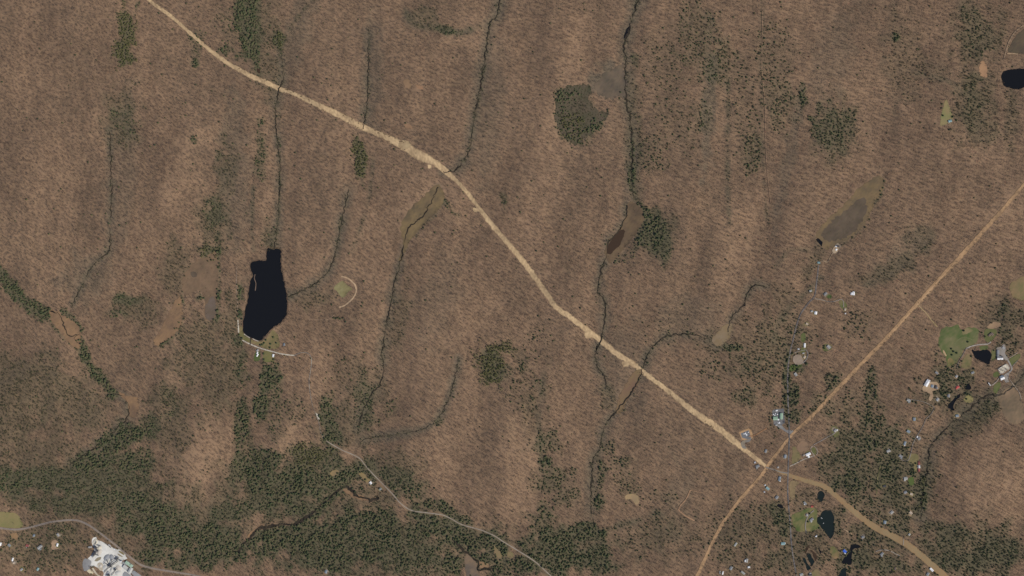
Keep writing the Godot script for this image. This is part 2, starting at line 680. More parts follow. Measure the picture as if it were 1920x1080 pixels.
func conveyor(label: String, ax: float, ay: float, bx: float, by: float, h0: float, h1: float) -> void:
	var a := mp(ax, ay)
	var b := mp(bx, by)
	var at := Vector3(a.x, ground(a.x, a.y) + layer, a.y)
	var t := base("conveyor", label, "conveyor", at)
	var d := Vector3(b.x - a.x, 0, b.y - a.y)
	var s0 := Vector3(0, h0, 0)
	var s1 := d + Vector3(0, h1, 0)
	var st := begin()
	add_bar(st, s0, s1, 1.5, 0.25)
	put("belt", mesh_of(st, M.belt), t)
	st = begin()
	var side := Vector3(-d.z, 0, d.x).normalized() * 0.95
	add_bar(st, s0 + side, s1 + side, 0.25, 0.9)
	add_bar(st, s0 - side, s1 - side, 0.25, 0.9)
	put("truss", mesh_of(st, M.steel), t)
	for f in [0.35, 0.7, 0.97]:
		st = begin()
		var top := s0.lerp(s1, f)
		for k in [-1.0, 1.0]:
			add_bar(st, top + side * k, Vector3(top.x, -0.5, top.z) + side * k * 1.6, 0.3, 0.3)
		put("support", mesh_of(st, M.steel), t)


func crusher(label: String, px: float, py: float, turn: float, size: float, tall: float) -> void:
	var p := mp(px, py)
	var t := base("crusher_tower", label, "crusher", Vector3(p.x, ground(p.x, p.y) + layer, p.y), deg_to_rad(turn))
	var st := begin()
	for x in [-1, 1]:
		for z in [-1, 1]:
			add_box(st, Vector3(x * size * 0.45, tall * 0.3, z * size * 0.35), Vector3(0.6, tall * 0.6, 0.6))
	put("frame", mesh_of(st, M.steel), t)
	st = begin()
	add_box(st, Vector3(0, tall * 0.7, 0), Vector3(size, tall * 0.35, size * 0.8))
	put("screen_house", mesh_of(st, M.dark_roof), t)
	st = begin()
	add_box(st, Vector3(-size * 0.25, tall * 0.92, 0), Vector3(size * 0.45, tall * 0.16, size * 0.5))
	put("motor_house", mesh_of(st, M.steel), t)
	st = begin()
	add_cyl(st, Vector3(size * 0.25, tall * 0.3, 0), size * 0.1, size * 0.34, tall * 0.25, 8)
	put("hopper", mesh_of(st, M.belt), t)


func tank(label: String, px: float, py: float, r: float, h: float, material: String, group := "") -> void:
	var p := mp(px, py)
	var t := base("storage_tank", label, "tank", Vector3(p.x, ground(p.x, p.y) + layer, p.y), 0.0, group)
	var st := begin()
	add_cyl(st, Vector3(0, -0.3, 0), r, r, h, 16)
	put("shell", mesh_of(st, M[material]), t)
	st = begin()
	add_cyl(st, Vector3(0, h - 0.3, 0), r, 0.1, r * 0.3, 16)
	put("lid", mesh_of(st, M[material]), t)


func skid(label: String, px: float, py: float, turn: float, l: float) -> void:
	var p := mp(px, py)
	var t := base("pipe_skid", label, "pipework", Vector3(p.x, ground(p.x, p.y) + layer, p.y), deg_to_rad(turn))
	for k in 3:
		var st := begin()
		add_bar(st, Vector3(-l * 0.5, 1.4, (k - 1) * 1.8), Vector3(l * 0.5, 1.4, (k - 1) * 1.8), 0.9, 0.9)
		put("pipe", mesh_of(st, M.white_metal), t)
	var st2 := begin()
	add_box(st2, Vector3(l * 0.25, 1.6, 0), Vector3(2.6, 2.8, 6.0))
	put("valve_house", mesh_of(st2, M.white_metal), t)
	st2 = begin()
	for k in [-0.4, 0.0, 0.4]:
		add_box(st2, Vector3(l * k, 0.4, 0), Vector3(0.4, 1.0, 5.0))
	put("support", mesh_of(st2, M.steel), t)


# ---------------------------------------------------------------- the place
func _ready() -> void:
	# camera: straight down from the aircraft
	var cam := Camera3D.new()
	cam.name = "camera"
	cam.position = Vector3(0, 5500, 0)
	cam.rotation_degrees = Vector3(-90, 0, 0)
	cam.fov = rad_to_deg(2.0 * atan(1080.0 / 5500.0))
	cam.near = 10.0
	cam.far = 30000.0
	add_child(cam)
	# sky
	var env := Environment.new()
	env.background_mode = Environment.BG_SKY
	var sky := Sky.new()
	var sm := ProceduralSkyMaterial.new()
	sm.sky_top_color = Color(0.36, 0.44, 0.58)
	sm.sky_horizon_color = Color(0.64, 0.67, 0.70)
	sm.ground_bottom_color = Color(0.3, 0.26, 0.22)
	sm.ground_horizon_color = Color(0.55, 0.56, 0.56)
	sm.sky_energy_multiplier = 1.15
	sky.sky_material = sm
	env.sky = sky
	env.tonemap_mode = Environment.TONE_MAPPER_LINEAR
	env.tonemap_exposure = 0.94
	env.sdfgi_enabled = true
	env.ssao_enabled = true
	env.ssil_enabled = true
	var we := WorldEnvironment.new()
	we.name = "world"
	we.environment = env
	add_child(we)
	# sun: low in the south-east
	var sun := DirectionalLight3D.new()
	sun.name = "sun"
	sun.light_energy = 1.25
	sun.light_color = Color(1.0, 0.96, 0.9)
	sun.light_angular_distance = 0.5
	sun.shadow_enabled = true
	var elev := deg_to_rad(51.0)
	var from := Vector3(cos(elev) * 0.87, sin(elev), cos(elev) * 0.49)
	add_child(sun)
	sun.look_at_from_position(from * 100.0, Vector3.ZERO, Vector3.UP)

	rng.seed = 11
	for n in [[n_big, 3, 1.0 / 300.0, 3], [n_mid, 8, 1.0 / 210.0, 3], [n_fine, 21, 1.0 / 62.0, 3]]:
		n[0].seed = n[1]
		n[0].noise_type = FastNoiseLite.TYPE_SIMPLEX_SMOOTH
		n[0].frequency = n[2]
		n[0].fractal_octaves = n[3]
	n_big.fractal_octaves = 2
	materials()
	for f in [hgt, f_dark, f_olive, f_laurel, f_warm, f_thin, f_grey]:
		f.resize(NX * NZ)
	hgt.resize(NX * NZ)
	f_dark.resize(NX * NZ)
	f_olive.resize(NX * NZ)
	f_laurel.resize(NX * NZ)
	f_warm.resize(NX * NZ)
	f_thin.resize(NX * NZ)
	f_grey.resize(NX * NZ)
	open_mask.resize(ONX * ONZ)
	for j in NZ:
		for i in NX:
			hgt[j * NX + i] = raw_height(GX + i * CELL, GZ + j * CELL)
	relief()
	ponds()
	build_water()
	growth()
	land()
	clearings()
	roads()
	houses()
	stations()
	quarry()
	woods()


func materials() -> void:
	vmat("soil")
	vmat("leaf", 0.85)
	M.leaf.metallic_specular = 0.15
	mat("water", lin(0.0085, 0.0090, 0.0105), 0.12)
	M.water.metallic_specular = 0.27
	mat("green_water", lin(0.012, 0.0175, 0.0165), 0.15)
	M.green_water.metallic_specular = 0.27
	mat("brown_water", lin(0.050, 0.033, 0.022), 0.2)
	M.brown_water.metallic_specular = 0.2
	vmat("creek_water", 0.3)
	mat("siding", lin(0.45, 0.43, 0.40))
	mat("brick", lin(0.22, 0.12, 0.09))
	mat("white_metal", lin(0.70, 0.71, 0.72), 0.5)
	mat("pale_roof", lin(0.30, 0.30, 0.29), 0.8)
	mat("grey_roof", lin(0.20, 0.21, 0.22), 0.8)
	mat("blue_grey_roof", lin(0.19, 0.23, 0.27), 0.75)
	mat("dark_roof", lin(0.045, 0.045, 0.05), 0.8)
	mat("brown_roof", lin(0.14, 0.10, 0.08), 0.85)
	mat("red_roof", lin(0.42, 0.07, 0.06), 0.7)
	mat("dull_red_roof", lin(0.28, 0.08, 0.07), 0.8)
	mat("blue_tarp", lin(0.04, 0.12, 0.55), 0.5)
	mat("teal_tarp", lin(0.20, 0.32, 0.33), 0.6)
	mat("green_roof", lin(0.24, 0.36, 0.25), 0.6)
	mat("tan_roof", lin(0.42, 0.34, 0.26), 0.8)
	mat("steel", lin(0.16, 0.16, 0.16), 0.6)
	mat("belt", lin(0.05, 0.05, 0.05), 0.8)
	mat("white_stone", lin(0.52, 0.51, 0.47))
	mat("grey_stone", lin(0.30, 0.31, 0.32))
	mat("blue_stone", lin(0.26, 0.27, 0.28))
	mat("sand", lin(0.56, 0.52, 0.42))
	mat("mint_roof", lin(0.34, 0.46, 0.35), 0.6)
	mat("quarry_roof", lin(0.45, 0.45, 0.42), 0.8)
	mat("warm_stone", lin(0.50, 0.46, 0.40))
	mat("fence_white", lin(0.7, 0.7, 0.68), 0.7)


func ponds() -> void:
	pond("big dark lake with a straight western shore and a dam at its foot", [501.7, 464.6, 510, 468, 519.8, 466, 526.3, 469.8, 525.8, 492, 528.9, 515, 534.1, 538.5, 537.2, 556.7, 538.5, 580, 534.1, 595.6, 521, 608.6, 508.2, 617.6, 495.2, 632, 486, 638.4, 468, 633.2, 456.3, 622.8, 455, 608.6, 458.9, 588, 464.1, 562, 465.4, 546.3, 469.3, 528.2, 473.2, 517.8, 469.3, 502.2, 470.6, 492, 482.2, 488.5, 497.8, 488, 499.1, 473.7], "water", "lake")
	pond("round black pond cut by the right edge in the upper right", [1877, 145, 1882, 134, 1896, 130, 1912, 129, 1928, 132, 1929, 156, 1912, 167, 1905, 168, 1891, 164, 1882, 160])
	pond("dark pond beside the horse farm drive, below the big pasture", [1822, 656, 1831, 658, 1844, 656, 1853, 656, 1858.5, 661.5, 1858.5, 669, 1855, 682, 1847, 681, 1834, 675, 1827, 667])
	pond("small diamond pond just right of the red roofed house", [1815, 719, 1820, 722.5, 1820.5, 728.5, 1814, 731.5, 1809, 728])
	pond("narrow black pond slanting towards the brook south of the red roofed house", [1777, 762, 1784, 752.5, 1794, 743, 1801, 737, 1800.5, 743, 1791.5, 752.5, 1788.5, 761, 1789.5, 769.4, 1784, 769])
	pond("small green pond under the bend of the olive pipeline strip", [1537.8, 920.6, 1544.4, 924.4, 1546, 932, 1539, 941.7, 1534.4, 937.8, 1533, 927.8], "green_water")
	pond("large dark green wedge pond east of the lawn", [1545.5, 957, 1557.8, 957.8, 1564, 968, 1563, 980, 1565, 990, 1560, 1008, 1553.5, 1008, 1544, 993.5, 1534, 981, 1532, 974, 1535.5, 968], "green_water")
	pond("long crooked black pond beside the blue roof", [1595, 1021.7, 1607.7, 1021.7, 1613, 1026, 1599, 1031, 1597, 1042.5, 1596, 1059, 1586, 1057, 1578, 1056, 1586, 1043.5, 1594, 1033])
	pond("dark green pond cut by the bottom edge below the blue roof", [1585, 1064, 1587, 1075, 1586, 1090, 1569, 1090, 1576, 1072], "green_water")
	pond("longest green fish pond in the cluster of narrow ponds", [1513, 1039, 1519, 1038, 1523, 1045, 1526.5, 1053, 1523, 1061, 1519, 1056], "green_water")
	pond("westernmost green fish pond of the cluster", [1505, 1045.6, 1509, 1046, 1514, 1056, 1520, 1066.5, 1515, 1069.6, 1511, 1060], "green_water")
	pond("brown fish pond between the green ones and the short black one", [1521, 1031, 1527, 1035, 1532.7, 1046.7, 1529, 1051, 1525, 1043], "brown_water")
	pond("short black fish pond on the east side of the cluster", [1532.7, 1026, 1537, 1030, 1541.5, 1037, 1538.5, 1039, 1535, 1032])
	pond("thin brown fish pond at the north end of the cluster", [1507.7, 1034, 1511, 1028, 1517, 1021.7, 1518, 1024, 1513, 1034, 1510, 1037], "brown_water")
	pond("tiny black pond left of the paved lane in the woods", [1456.2, 949.5, 1460, 945, 1466, 946.7, 1467.5, 953, 1460, 951])
	pond("small black pool at the south-west tip of the grey bog", [1530.5, 450, 1535, 446.7, 1543, 456, 1541, 461, 1536, 457])
	pond("tiny dark pool where the thin brook turns", [1392.5, 570, 1396, 568, 1398, 573, 1393.5, 574])
	pond("narrow dark pool widening the upper brook", [1170, 68, 1176, 52, 1183, 48, 1181, 62, 1174, 73])
	pond("tiny dark pool in the north among the evergreens", [482, 128, 487, 130, 487, 138, 483, 137], "brown_water")
	pond("brown flooded south half of the long marsh", [1142, 458, 1154, 441, 1166, 430, 1172, 434, 1166, 452, 1156, 466, 1143, 477, 1138, 470], "brown_water")


func growth() -> void:
	# olive pines
	blob(f_olive, 238, 60, 16, 50, 0.95, -8)
	blob(f_olive, 232, 98, 20, 32, 1.0)
	blob(f_olive, 674, 300, 12, 46, 1.0, -6)
	blob(f_olive, 920, 682, 26, 40, 1.0, -25)
	blob(f_olive, 945, 650, 22, 14, 0.8)
	blob(f_olive, 582, 852, 32, 24, 0.95)
	blob(f_olive, 392, 472, 17, 14, 0.8)
	blob(f_olive, 522, 72, 9, 22, 0.6)
	blob(f_olive, 1075, 235, 28, 30, 0.45)
	# dark evergreens: [x, y, rx, ry, density, turn]
	for b in [[455, 30, 18, 45, 0.8, 0], [470, 15, 14, 28, 0.9, 0], [468, 85, 26, 30, 0.6, 0], [432, 50, 30, 40, 0.22, 0], [366, 119, 9, 8, 0.7, 0], [368, 78, 16, 28, 0.35, 0], [424, 92, 16, 12, 0.55, 0],
			[522, 72, 12, 30, 0.5, 0], [674, 300, 11, 46, 0.3, -6], [840, 58, 22, 8, 0.45, 5], [1065, 182, 26, 16, 0.6, 0], [1055, 222, 14, 36, 0.55, 0], [1108, 238, 36, 14, 0.7, -35], [1080, 252, 26, 22, 0.5, 0],
			[1310, 70, 45, 75, 0.3, 0], [1345, 120, 40, 55, 0.36, 0], [1240, 120, 45, 60, 0.13, 0], [1270, 230, 50, 55, 0.14, 0], [1225, 285, 28, 40, 0.2, 0], [1318, 225, 18, 30, 0.3, 0], [1190, 110, 10, 14, 0.5, 0], [1185, 330, 10, 30, 0.5, 0],
			[1410, 290, 18, 55, 0.4, 0], [1460, 190, 34, 55, 0.36, 0], [1505, 180, 10, 26, 0.55, 0], [1560, 240, 40, 45, 0.4, 0], [1520, 222, 8, 8, 0.9, 0], [1400, 200, 24, 120, 0.14, 0], [1450, 110, 40, 70, 0.18, 0], [1680, 70, 8, 8, 0.6, 0],
			[1830, 60, 34, 50, 0.18, 0], [1825, 190, 22, 50, 0.2, 0], [1218, 408, 14, 24, 0.75, -25], [1225, 430, 24, 40, 0.6, -15], [1240, 460, 22, 36, 0.4, 0], [1200, 455, 8, 38, 0.55, 38],
			[400, 395, 20, 26, 0.4, 0], [490, 280, 11, 40, 0.45, 0], [490, 230, 10, 12, 0.45, 0], [488, 325, 12, 14, 0.4, 0], [240, 230, 26, 26, 0.22, 0], [208, 212, 10, 12, 0.35, 0], [365, 262, 7, 9, 0.75, 0], [410, 290, 10, 12, 0.35, 0],
			[235, 562, 34, 10, 0.4, 8], [218, 588, 20, 8, 0.35, 0], [373, 557, 11, 12, 0.7, 0], [450, 545, 7, 16, 0.85, 0], [450, 592, 5, 9, 0.9, 0], [446, 640, 12, 10, 0.6, 0],
			[505, 705, 20, 32, 1.0, 0], [488, 760, 16, 28, 0.9, 0], [520, 740, 14, 40, 0.45, 0], [455, 700, 14, 40, 0.35, 0], [455, 790, 15, 45, 0.65, 0], [462, 850, 25, 34, 0.45, 0], [515, 800, 22, 30, 0.3, 0],
			[215, 830, 60, 26, 0.75, -28], [180, 862, 50, 22, 0.65, -15], [255, 860, 40, 26, 0.6, 0], [275, 800, 22, 30, 0.45, 0], [320, 755, 20, 30, 0.25, 0], [150, 900, 150, 28, 0.42, 0], [15, 905, 34, 26, 0.55, 0],
			[250, 945, 110, 30, 0.5, 12], [320, 1000, 90, 34, 0.6, 12], [400, 1030, 90, 34, 0.7, 0], [300, 1045, 60, 20, 0.5, 0], [60, 1035, 80, 40, 0.25, 0], [115, 1000, 50, 22, 0.3, 0], [110, 945, 60, 22, 0.3, 0], [430, 960, 40, 20, 0.45, -20], [400, 990, 40, 14, 0.5, 0],
			[485, 880, 50, 50, 0.65, 0], [560, 905, 80, 44, 0.7, 0], [610, 870, 34, 34, 0.45, 0], [480, 950, 50, 24, 0.5, 0], [560, 955, 40, 14, 0.5, -20], [640, 890, 30, 22, 0.6, 0], [672, 888, 14, 14, 0.7, 0],
			[560, 1010, 120, 26, 0.7, -8], [680, 975, 80, 26, 0.65, 0], [640, 1020, 110, 30, 0.5, -14], [720, 1020, 90, 36, 0.55, -14], [620, 1058, 60, 24, 0.5, 0], [780, 1050, 60, 30, 0.5, 0], [820, 985, 60, 28, 0.7, 12], [860, 1005, 50, 24, 0.85, 12], [930, 1020, 40, 20, 0.7, 30], [915, 1050, 26, 16, 0.7, 0], [850, 1055, 24, 26, 0.6, 0], [960, 1060, 60, 22, 0.55, 0],
			[1040, 1035, 60, 40, 0.7, 0], [1080, 1000, 50, 20, 0.75, -14], [1015, 985, 24, 26, 0.55, 0], [1120, 1050, 40, 30, 0.5, 0], [1122, 940, 12, 26, 0.5, 0], [1020, 960, 14, 22, 0.5, 0], [1110, 1000, 30, 14, 0.8, -10],
			[690, 885, 22, 30, 0.4, 0], [770, 915, 50, 24, 0.5, 25], [740, 890, 30, 20, 0.4, 0], [820, 950, 50, 14, 0.55, 18], [860, 970, 40, 10, 0.5, 22],
			[680, 740, 22, 40, 0.35, 0], [690, 785, 26, 18, 0.3, 0], [610, 770, 16, 34, 0.55, 0], [625, 815, 20, 22, 0.6, 0], [540, 770, 30, 30, 0.2, 0], [655, 700, 40, 50, 0.14, 0], [820, 792, 10, 8, 0.6, 0], [730, 760, 26, 18, 0.22, 0],
			[1030, 830, 26, 26, 0.4, 0], [1040, 900, 34, 26, 0.45, -20], [1025, 862, 14, 12, 0.65, 0], [1060, 930, 28, 16, 0.4, 0], [1000, 900, 16, 26, 0.2, 0], [985, 740, 40, 40, 0.16, 0], [980, 680, 14, 30, 0.3, 0], [945, 700, 20, 20, 0.4, 0], [1128, 880, 10, 26, 0.5, 0], [1140, 840, 14, 14, 0.4, 0], [1180, 910, 24, 30, 0.24, 0], [1165, 865, 22, 14, 0.35, 0],
			[1010, 650, 30, 60, 0.07, 0], [1250, 620, 50, 50, 0.05, 0], [945, 375, 10, 16, 0.4, 0], [1420, 700, 45, 40, 0.28, 0], [1370, 652, 20, 7, 0.75, 0], [1350, 690, 40, 30, 0.14, 0], [1450, 640, 34, 50, 0.2, 0], [1405, 740, 30, 20, 0.45, 0],
			[1475, 730, 8, 60, 0.6, 0], [1488, 745, 10, 24, 0.75, 0], [1490, 775, 12, 14, 0.7, 0], [1492, 690, 14, 9, 0.85, -20], [1505, 640, 30, 40, 0.12, 0], [1610, 612, 30, 26, 0.2, 0],
			[1600, 850, 44, 62, 0.38, 10], [1640, 800, 22, 60, 0.5, 0], [1632, 740, 14, 44, 0.5, 0], [1645, 880, 22, 44, 0.48, 0], [1590, 905, 44, 26, 0.5, 0], [1560, 880, 30, 30, 0.3, 0], [1600, 760, 36, 34, 0.22, 0], [1545, 765, 24, 26, 0.42, 0], [1560, 715, 20, 20, 0.5, 0], [1625, 950, 40, 24, 0.4, 25], [1680, 850, 34, 50, 0.4, 0], [1675, 880, 26, 30, 0.5, 0], [1690, 930, 50, 36, 0.36, 0], [1670, 980, 34, 26, 0.3, 0], [1732, 930, 8, 34, 0.85, 0], [1712, 880, 6, 16, 0.8, 0], [1745, 900, 14, 50, 0.22, 0],
			[1845, 1045, 70, 36, 0.42, -20], [1880, 1020, 34, 24, 0.45, 0], [1775, 1010, 50, 36, 0.34, 0], [1780, 1055, 60, 24, 0.4, 0], [1860, 1000, 50, 20, 0.25, 0], [1500, 1010, 50, 50, 0.14, 0], [1458, 965, 26, 24, 0.5, 0], [1470, 990, 12, 20, 0.5, 0], [1420, 980, 34, 40, 0.2, 0], [1640, 1000, 60, 26, 0.28, 0], [1600, 1050, 50, 28, 0.42, 0], [1660, 1060, 60, 20, 0.4, 0], [1460, 1050, 30, 30, 0.3, 0], [1400, 1010, 30, 40, 0.14, 0], [1570, 975, 22, 26, 0.3, 0],
			[1360, 1000, 50, 60, 0.14, 0], [1200, 1010, 60, 30, 0.12, 0], [1240, 980, 30, 20, 0.16, 0], [1240, 930, 30, 14, 0.16, 0], [1780, 690, 26, 26, 0.35, 0], [1800, 710, 26, 20, 0.35, 0], [1890, 640, 26, 30, 0.3, 0], [1760, 665, 14, 24, 0.2, 0], [1750, 740, 40, 30, 0.3, 0], [1770, 735, 8, 16, 0.6, 0], [1815, 740, 8, 10, 0.8, 0], [1900, 600, 30, 30, 0.16, 0], [1885, 580, 14, 10, 0.4, 0], [1450, 775, 12, 40, 0.2, 0], [1840, 770, 26, 16, 0.25, 0]]:
		blob(f_dark, b[0], b[1], b[2], b[3], b[4], b[5])
	blob(f_olive, 1730, 930, 6, 30, 0.5)
	# evergreen understorey: grey-green patches
	for b in [[490, 60, 40, 90, 0.4, 0], [505, 140, 24, 50, 0.4, 0], [790, 30, 26, 22, 0.5, 0], [820, 52, 30, 8, 0.6, 8], [225, 225, 40, 60, 0.35, 0], [400, 420, 34, 60, 0.5, 0], [425, 320, 24, 60, 0.4, 0], [330, 500, 30, 60, 0.4, 0], [250, 575, 50, 24, 0.5, 10], [275, 590, 30, 30, 0.3, 0],
			[60, 730, 110, 70, 0.5, 0], [20, 800, 60, 50, 0.45, 0], [150, 760, 60, 60, 0.45, 0], [60, 850, 90, 40, 0.4, 0], [380, 660, 70, 70, 0.5, 0], [320, 790, 50, 70, 0.45, 0], [410, 720, 40, 60, 0.45, 0], [150, 900, 190, 60, 0.5, 0], [330, 985, 170, 70, 0.52, 0], [200, 930, 180, 50, 0.6, 0], [100, 1000, 120, 60, 0.25, 0], [440, 640, 24, 90, 0.45, 0],
			[570, 920, 190, 80, 0.5, 0], [700, 1020, 260, 70, 0.55, 0], [1060, 1030, 110, 50, 0.6, 0], [640, 800, 60, 50, 0.35, 0], [690, 730, 36, 50, 0.3, 0], [740, 880, 60, 40, 0.4, 0], [590, 560, 40, 20, 0.35, -20], [500, 440, 14, 26, 0.5, 0], [750, 600, 16, 80, 0.35, 8], [1000, 790, 30, 60, 0.2, 0],
			[1230, 440, 40, 50, 0.5, 0], [1085, 220, 34, 40, 0.45, 0], [1190, 250, 16, 120, 0.35, 0], [1560, 245, 50, 60, 0.35, 0], [1830, 60, 50, 70, 0.45, 0], [1830, 200, 44, 80, 0.5, 0], [1740, 130, 40, 30, 0.25, 0], [1690, 110, 40, 90, 0.25, 0], [1830, 250, 20, 34, 0.5, 0], [1895, 220, 14, 60, 0.4, 0], [1680, 500, 60, 20, 0.45, -35], [1720, 450, 30, 30, 0.3, -35], [1640, 520, 40, 14, 0.35, -20], [1640, 370, 10, 26, 0.6, 20],
			[1410, 650, 60, 60, 0.3, 0], [1350, 640, 50, 24, 0.3, 0], [1480, 640, 34, 70, 0.3, 0], [1600, 850, 60, 80, 0.35, 0], [1690, 900, 60, 110, 0.4, 0], [1800, 1030, 130, 60, 0.45, 0], [1500, 1000, 90, 80, 0.35, 0], [1640, 1030, 80, 50, 0.4, 0], [1790, 740, 60, 50, 0.4, 0], [1820, 790, 60, 26, 0.55, -35], [1880, 600, 50, 40, 0.35, 0], [1530, 480, 16, 50, 0.35, 25], [1470, 560, 34, 30, 0.25, 0], [1400, 1020, 60, 60, 0.25, 0], [1250, 1000, 60, 50, 0.25, 0], [1140, 740, 14, 24, 0.4, 0]]:
		blob(f_laurel, b[0], b[1], b[2], b[3], b[4], b[5])
	# thickets along the brooks
	for s in [[brook_a, 8, 0.85], [brook_b, 7, 0.85], [brook_c, 4, 0.4], [brook_d, 6, 0.85], [brook_e, 6, 0.85], [brook_f, 6, 0.75], [brook_g, 6, 0.75], [brook_h, 5, 0.7], [brook_i, 6, 0.85], [brook_j, 6, 0.85], [brook_k, 6, 0.85], [brook_l, 5, 0.7], [brook_m, 7, 0.85], [brook_n, 5, 0.8], [brook_p, 6, 0.8]]:
		trail(f_laurel, s[0], s[1] * 0.75, s[2] * 0.62)
		trail(f_grey, s[0], s[1] * 2.6, 0.85)
	for s in [[[660, 470, 690, 380, 700, 300], 5, 0.35], [[475, 350, 472, 420, 475, 470], 4, 0.6], [[1430, 0, 1428, 200, 1432, 330, 1440, 420], 4, 0.3], [[1366, 150, 1364, 340, 1368, 420], 5, 0.45], [[1455, 500, 1480, 470, 1530, 470], 5, 0.4], [[1540, 520, 1500, 560, 1470, 590, 1450, 640], 6, 0.5], [[590, -5, 560, 30, 540, 60], 4, 0.7], [[760, 20, 775, 45, 820, 56, 860, 62, 900, 50], 7, 0.6], [[1700, 490, 1660, 520, 1620, 535], 6, 0.5], [[1020, 700, 1010, 790, 1015, 880], 6, 0.4], [[1160, 985, 1200, 975, 1232, 960], 6, 0.5], [[1840, 700, 1860, 670], 4, 0.3], [[1690, 130, 1770, 150, 1800, 165], 5, 0.4]]:
		trail(f_laurel, s[0], s[1], s[2])
		trail(f_grey, s[0], s[1] * 1.6, s[2])
	trail(f_dark, [-8, 505, 20, 537, 45, 565, 82, 588], 14, 1.3)
	trail(f_dark, [150, 640, 165, 680, 190, 712, 212, 740], 11, 1.2)
	trail(f_dark, [118, 582, 140, 600, 152, 625], 7, 0.8)
	trail(f_dark, [409, 465, 410, 530, 406, 600], 6, 0.85)
	trail(f_dark, [340, 560, 340, 590, 325, 625, 300, 648], 6, 0.75)
	trail(f_dark, [410, 430, 405, 470], 5, 0.5)
	trail(f_dark, [1192, 372, 1208, 398, 1216, 420], 7, 0.8)
	trail(f_dark, [1208, 425, 1185, 460, 1155, 490], 6, 0.65)
	trail(f_dark, [484, 0, 484, 60, 480, 110, 486, 140], 7, 0.9)
	trail(f_dark, [1480, 660, 1474, 700, 1472, 760, 1474, 785], 6, 0.7)
	trail(f_dark, [650, 905, 618, 936, 594, 962, 560, 984], 9, 1.2)
	trail(f_dark, [440, 1046, 475, 1012, 500, 998, 550, 992], 10, 1.1)
	trail(f_dark, [855, 1012, 880, 1036, 898, 1048], 6, 0.85)
	trail(f_dark, [1490, 698, 1512, 682], 4, 0.9)
	trail(f_dark, [1655, 335, 1655, 350, 1638, 385], 5, 0.4)
	trail(f_dark, [1620, 422, 1600, 443, 1570, 462], 5, 0.5)
	trail(f_dark, [524, 210, 522, 300, 524, 380, 516, 440], 4, 0.3)
	trail(f_dark, [640, 405, 634, 440], 3, 0.55)
	trail(f_laurel, [832, 374, 822, 396, 796, 422, 780, 442], 4, 0.9)
	trail(f_dark, [834, 378, 850, 400, 862, 404], 5, 0.5)
	trail(f_dark, [1186, 260, 1186, 330, 1189, 370], 5, 0.5)
	trail(f_dark, [258, 5, 252, 30], 3, 0.9)
	trail(f_dark, [95, 590, 92, 600, 115, 628, 140, 648], 4, 0.4)
	# drier crests, where the litter is paler and the crowns thinner
	for b in [[370, 860, 50, 110, 0.9, 8], [300, 940, 60, 24, 0.5, 20], [520, 830, 30, 60, 0.8, 30], [980, 880, 40, 120, 0.8, -5], [880, 820, 110, 110, 0.3, 0], [1850, 890, 80, 110, 0.35, 0], [800, 690, 60, 90, 0.5, 0], [330, 330, 30, 80, 0.7, 25], [370, 260, 60, 20, 0.6, -30], [1020, 330, 30, 160, 0.5, 12], [1080, 90, 24, 80, 0.5, 15],
			[790, 360, 40, 60, 0.6, 30], [590, 690, 30, 60, 0.6, 0], [290, 480, 30, 40, 0.4, 20], [900, 590, 60, 40, 0.4, -40], [1380, 470, 40, 120, 0.4, 15], [1500, 330, 50, 140, 0.35, 20], [1890, 420, 60, 60, 0.5, -40], [1850, 280, 50, 40, 0.4, 30], [1240, 760, 40, 60, 0.0, 0], [100, 370, 60, 100, 0.3, 10], [870, 60, 60, 40, 0.5, 20], [930, 90, 14, 60, 0.6, 0], [610, 540, 50, 60, 0.3, 10], [1830, 1010, 50, 26, 0.3, -30]]:
		blob(f_warm, b[0], b[1], b[2], b[3], b[4], b[5])
	# damp, grey-crowned hollows
	for b in [[1140, 150, 34, 34, 0.9, 0], [1170, 690, 60, 90, 0.3, 0], [1330, 200, 14, 160, 0.7, 3], [1480, 290, 14, 160, 0.5, 12], [920, 200, 26, 160, 0.35, 5], [700, 130, 20, 120, 0.4, 3], [560, 60, 26, 120, 0.4, 20], [1290, 600, 60, 50, 0.3, 0], [230, 330, 30, 160, 0.3, 5], [440, 320, 30, 160, 0.4, 0], [160, 520, 50, 50, 0.5, 40], [1560, 110, 40, 90, 0.3, 20], [820, 560, 40, 90, 0.25, 20], [1700, 470, 70, 30, 0.4, -40], [1290, 800, 120, 110, 0.12, 0], [1270, 930, 30, 90, 0.35, 12], [1380, 880, 14, 60, 0.2, 20]]:
		blob(f_grey, b[0], b[1], b[2], b[3], b[4], b[5])


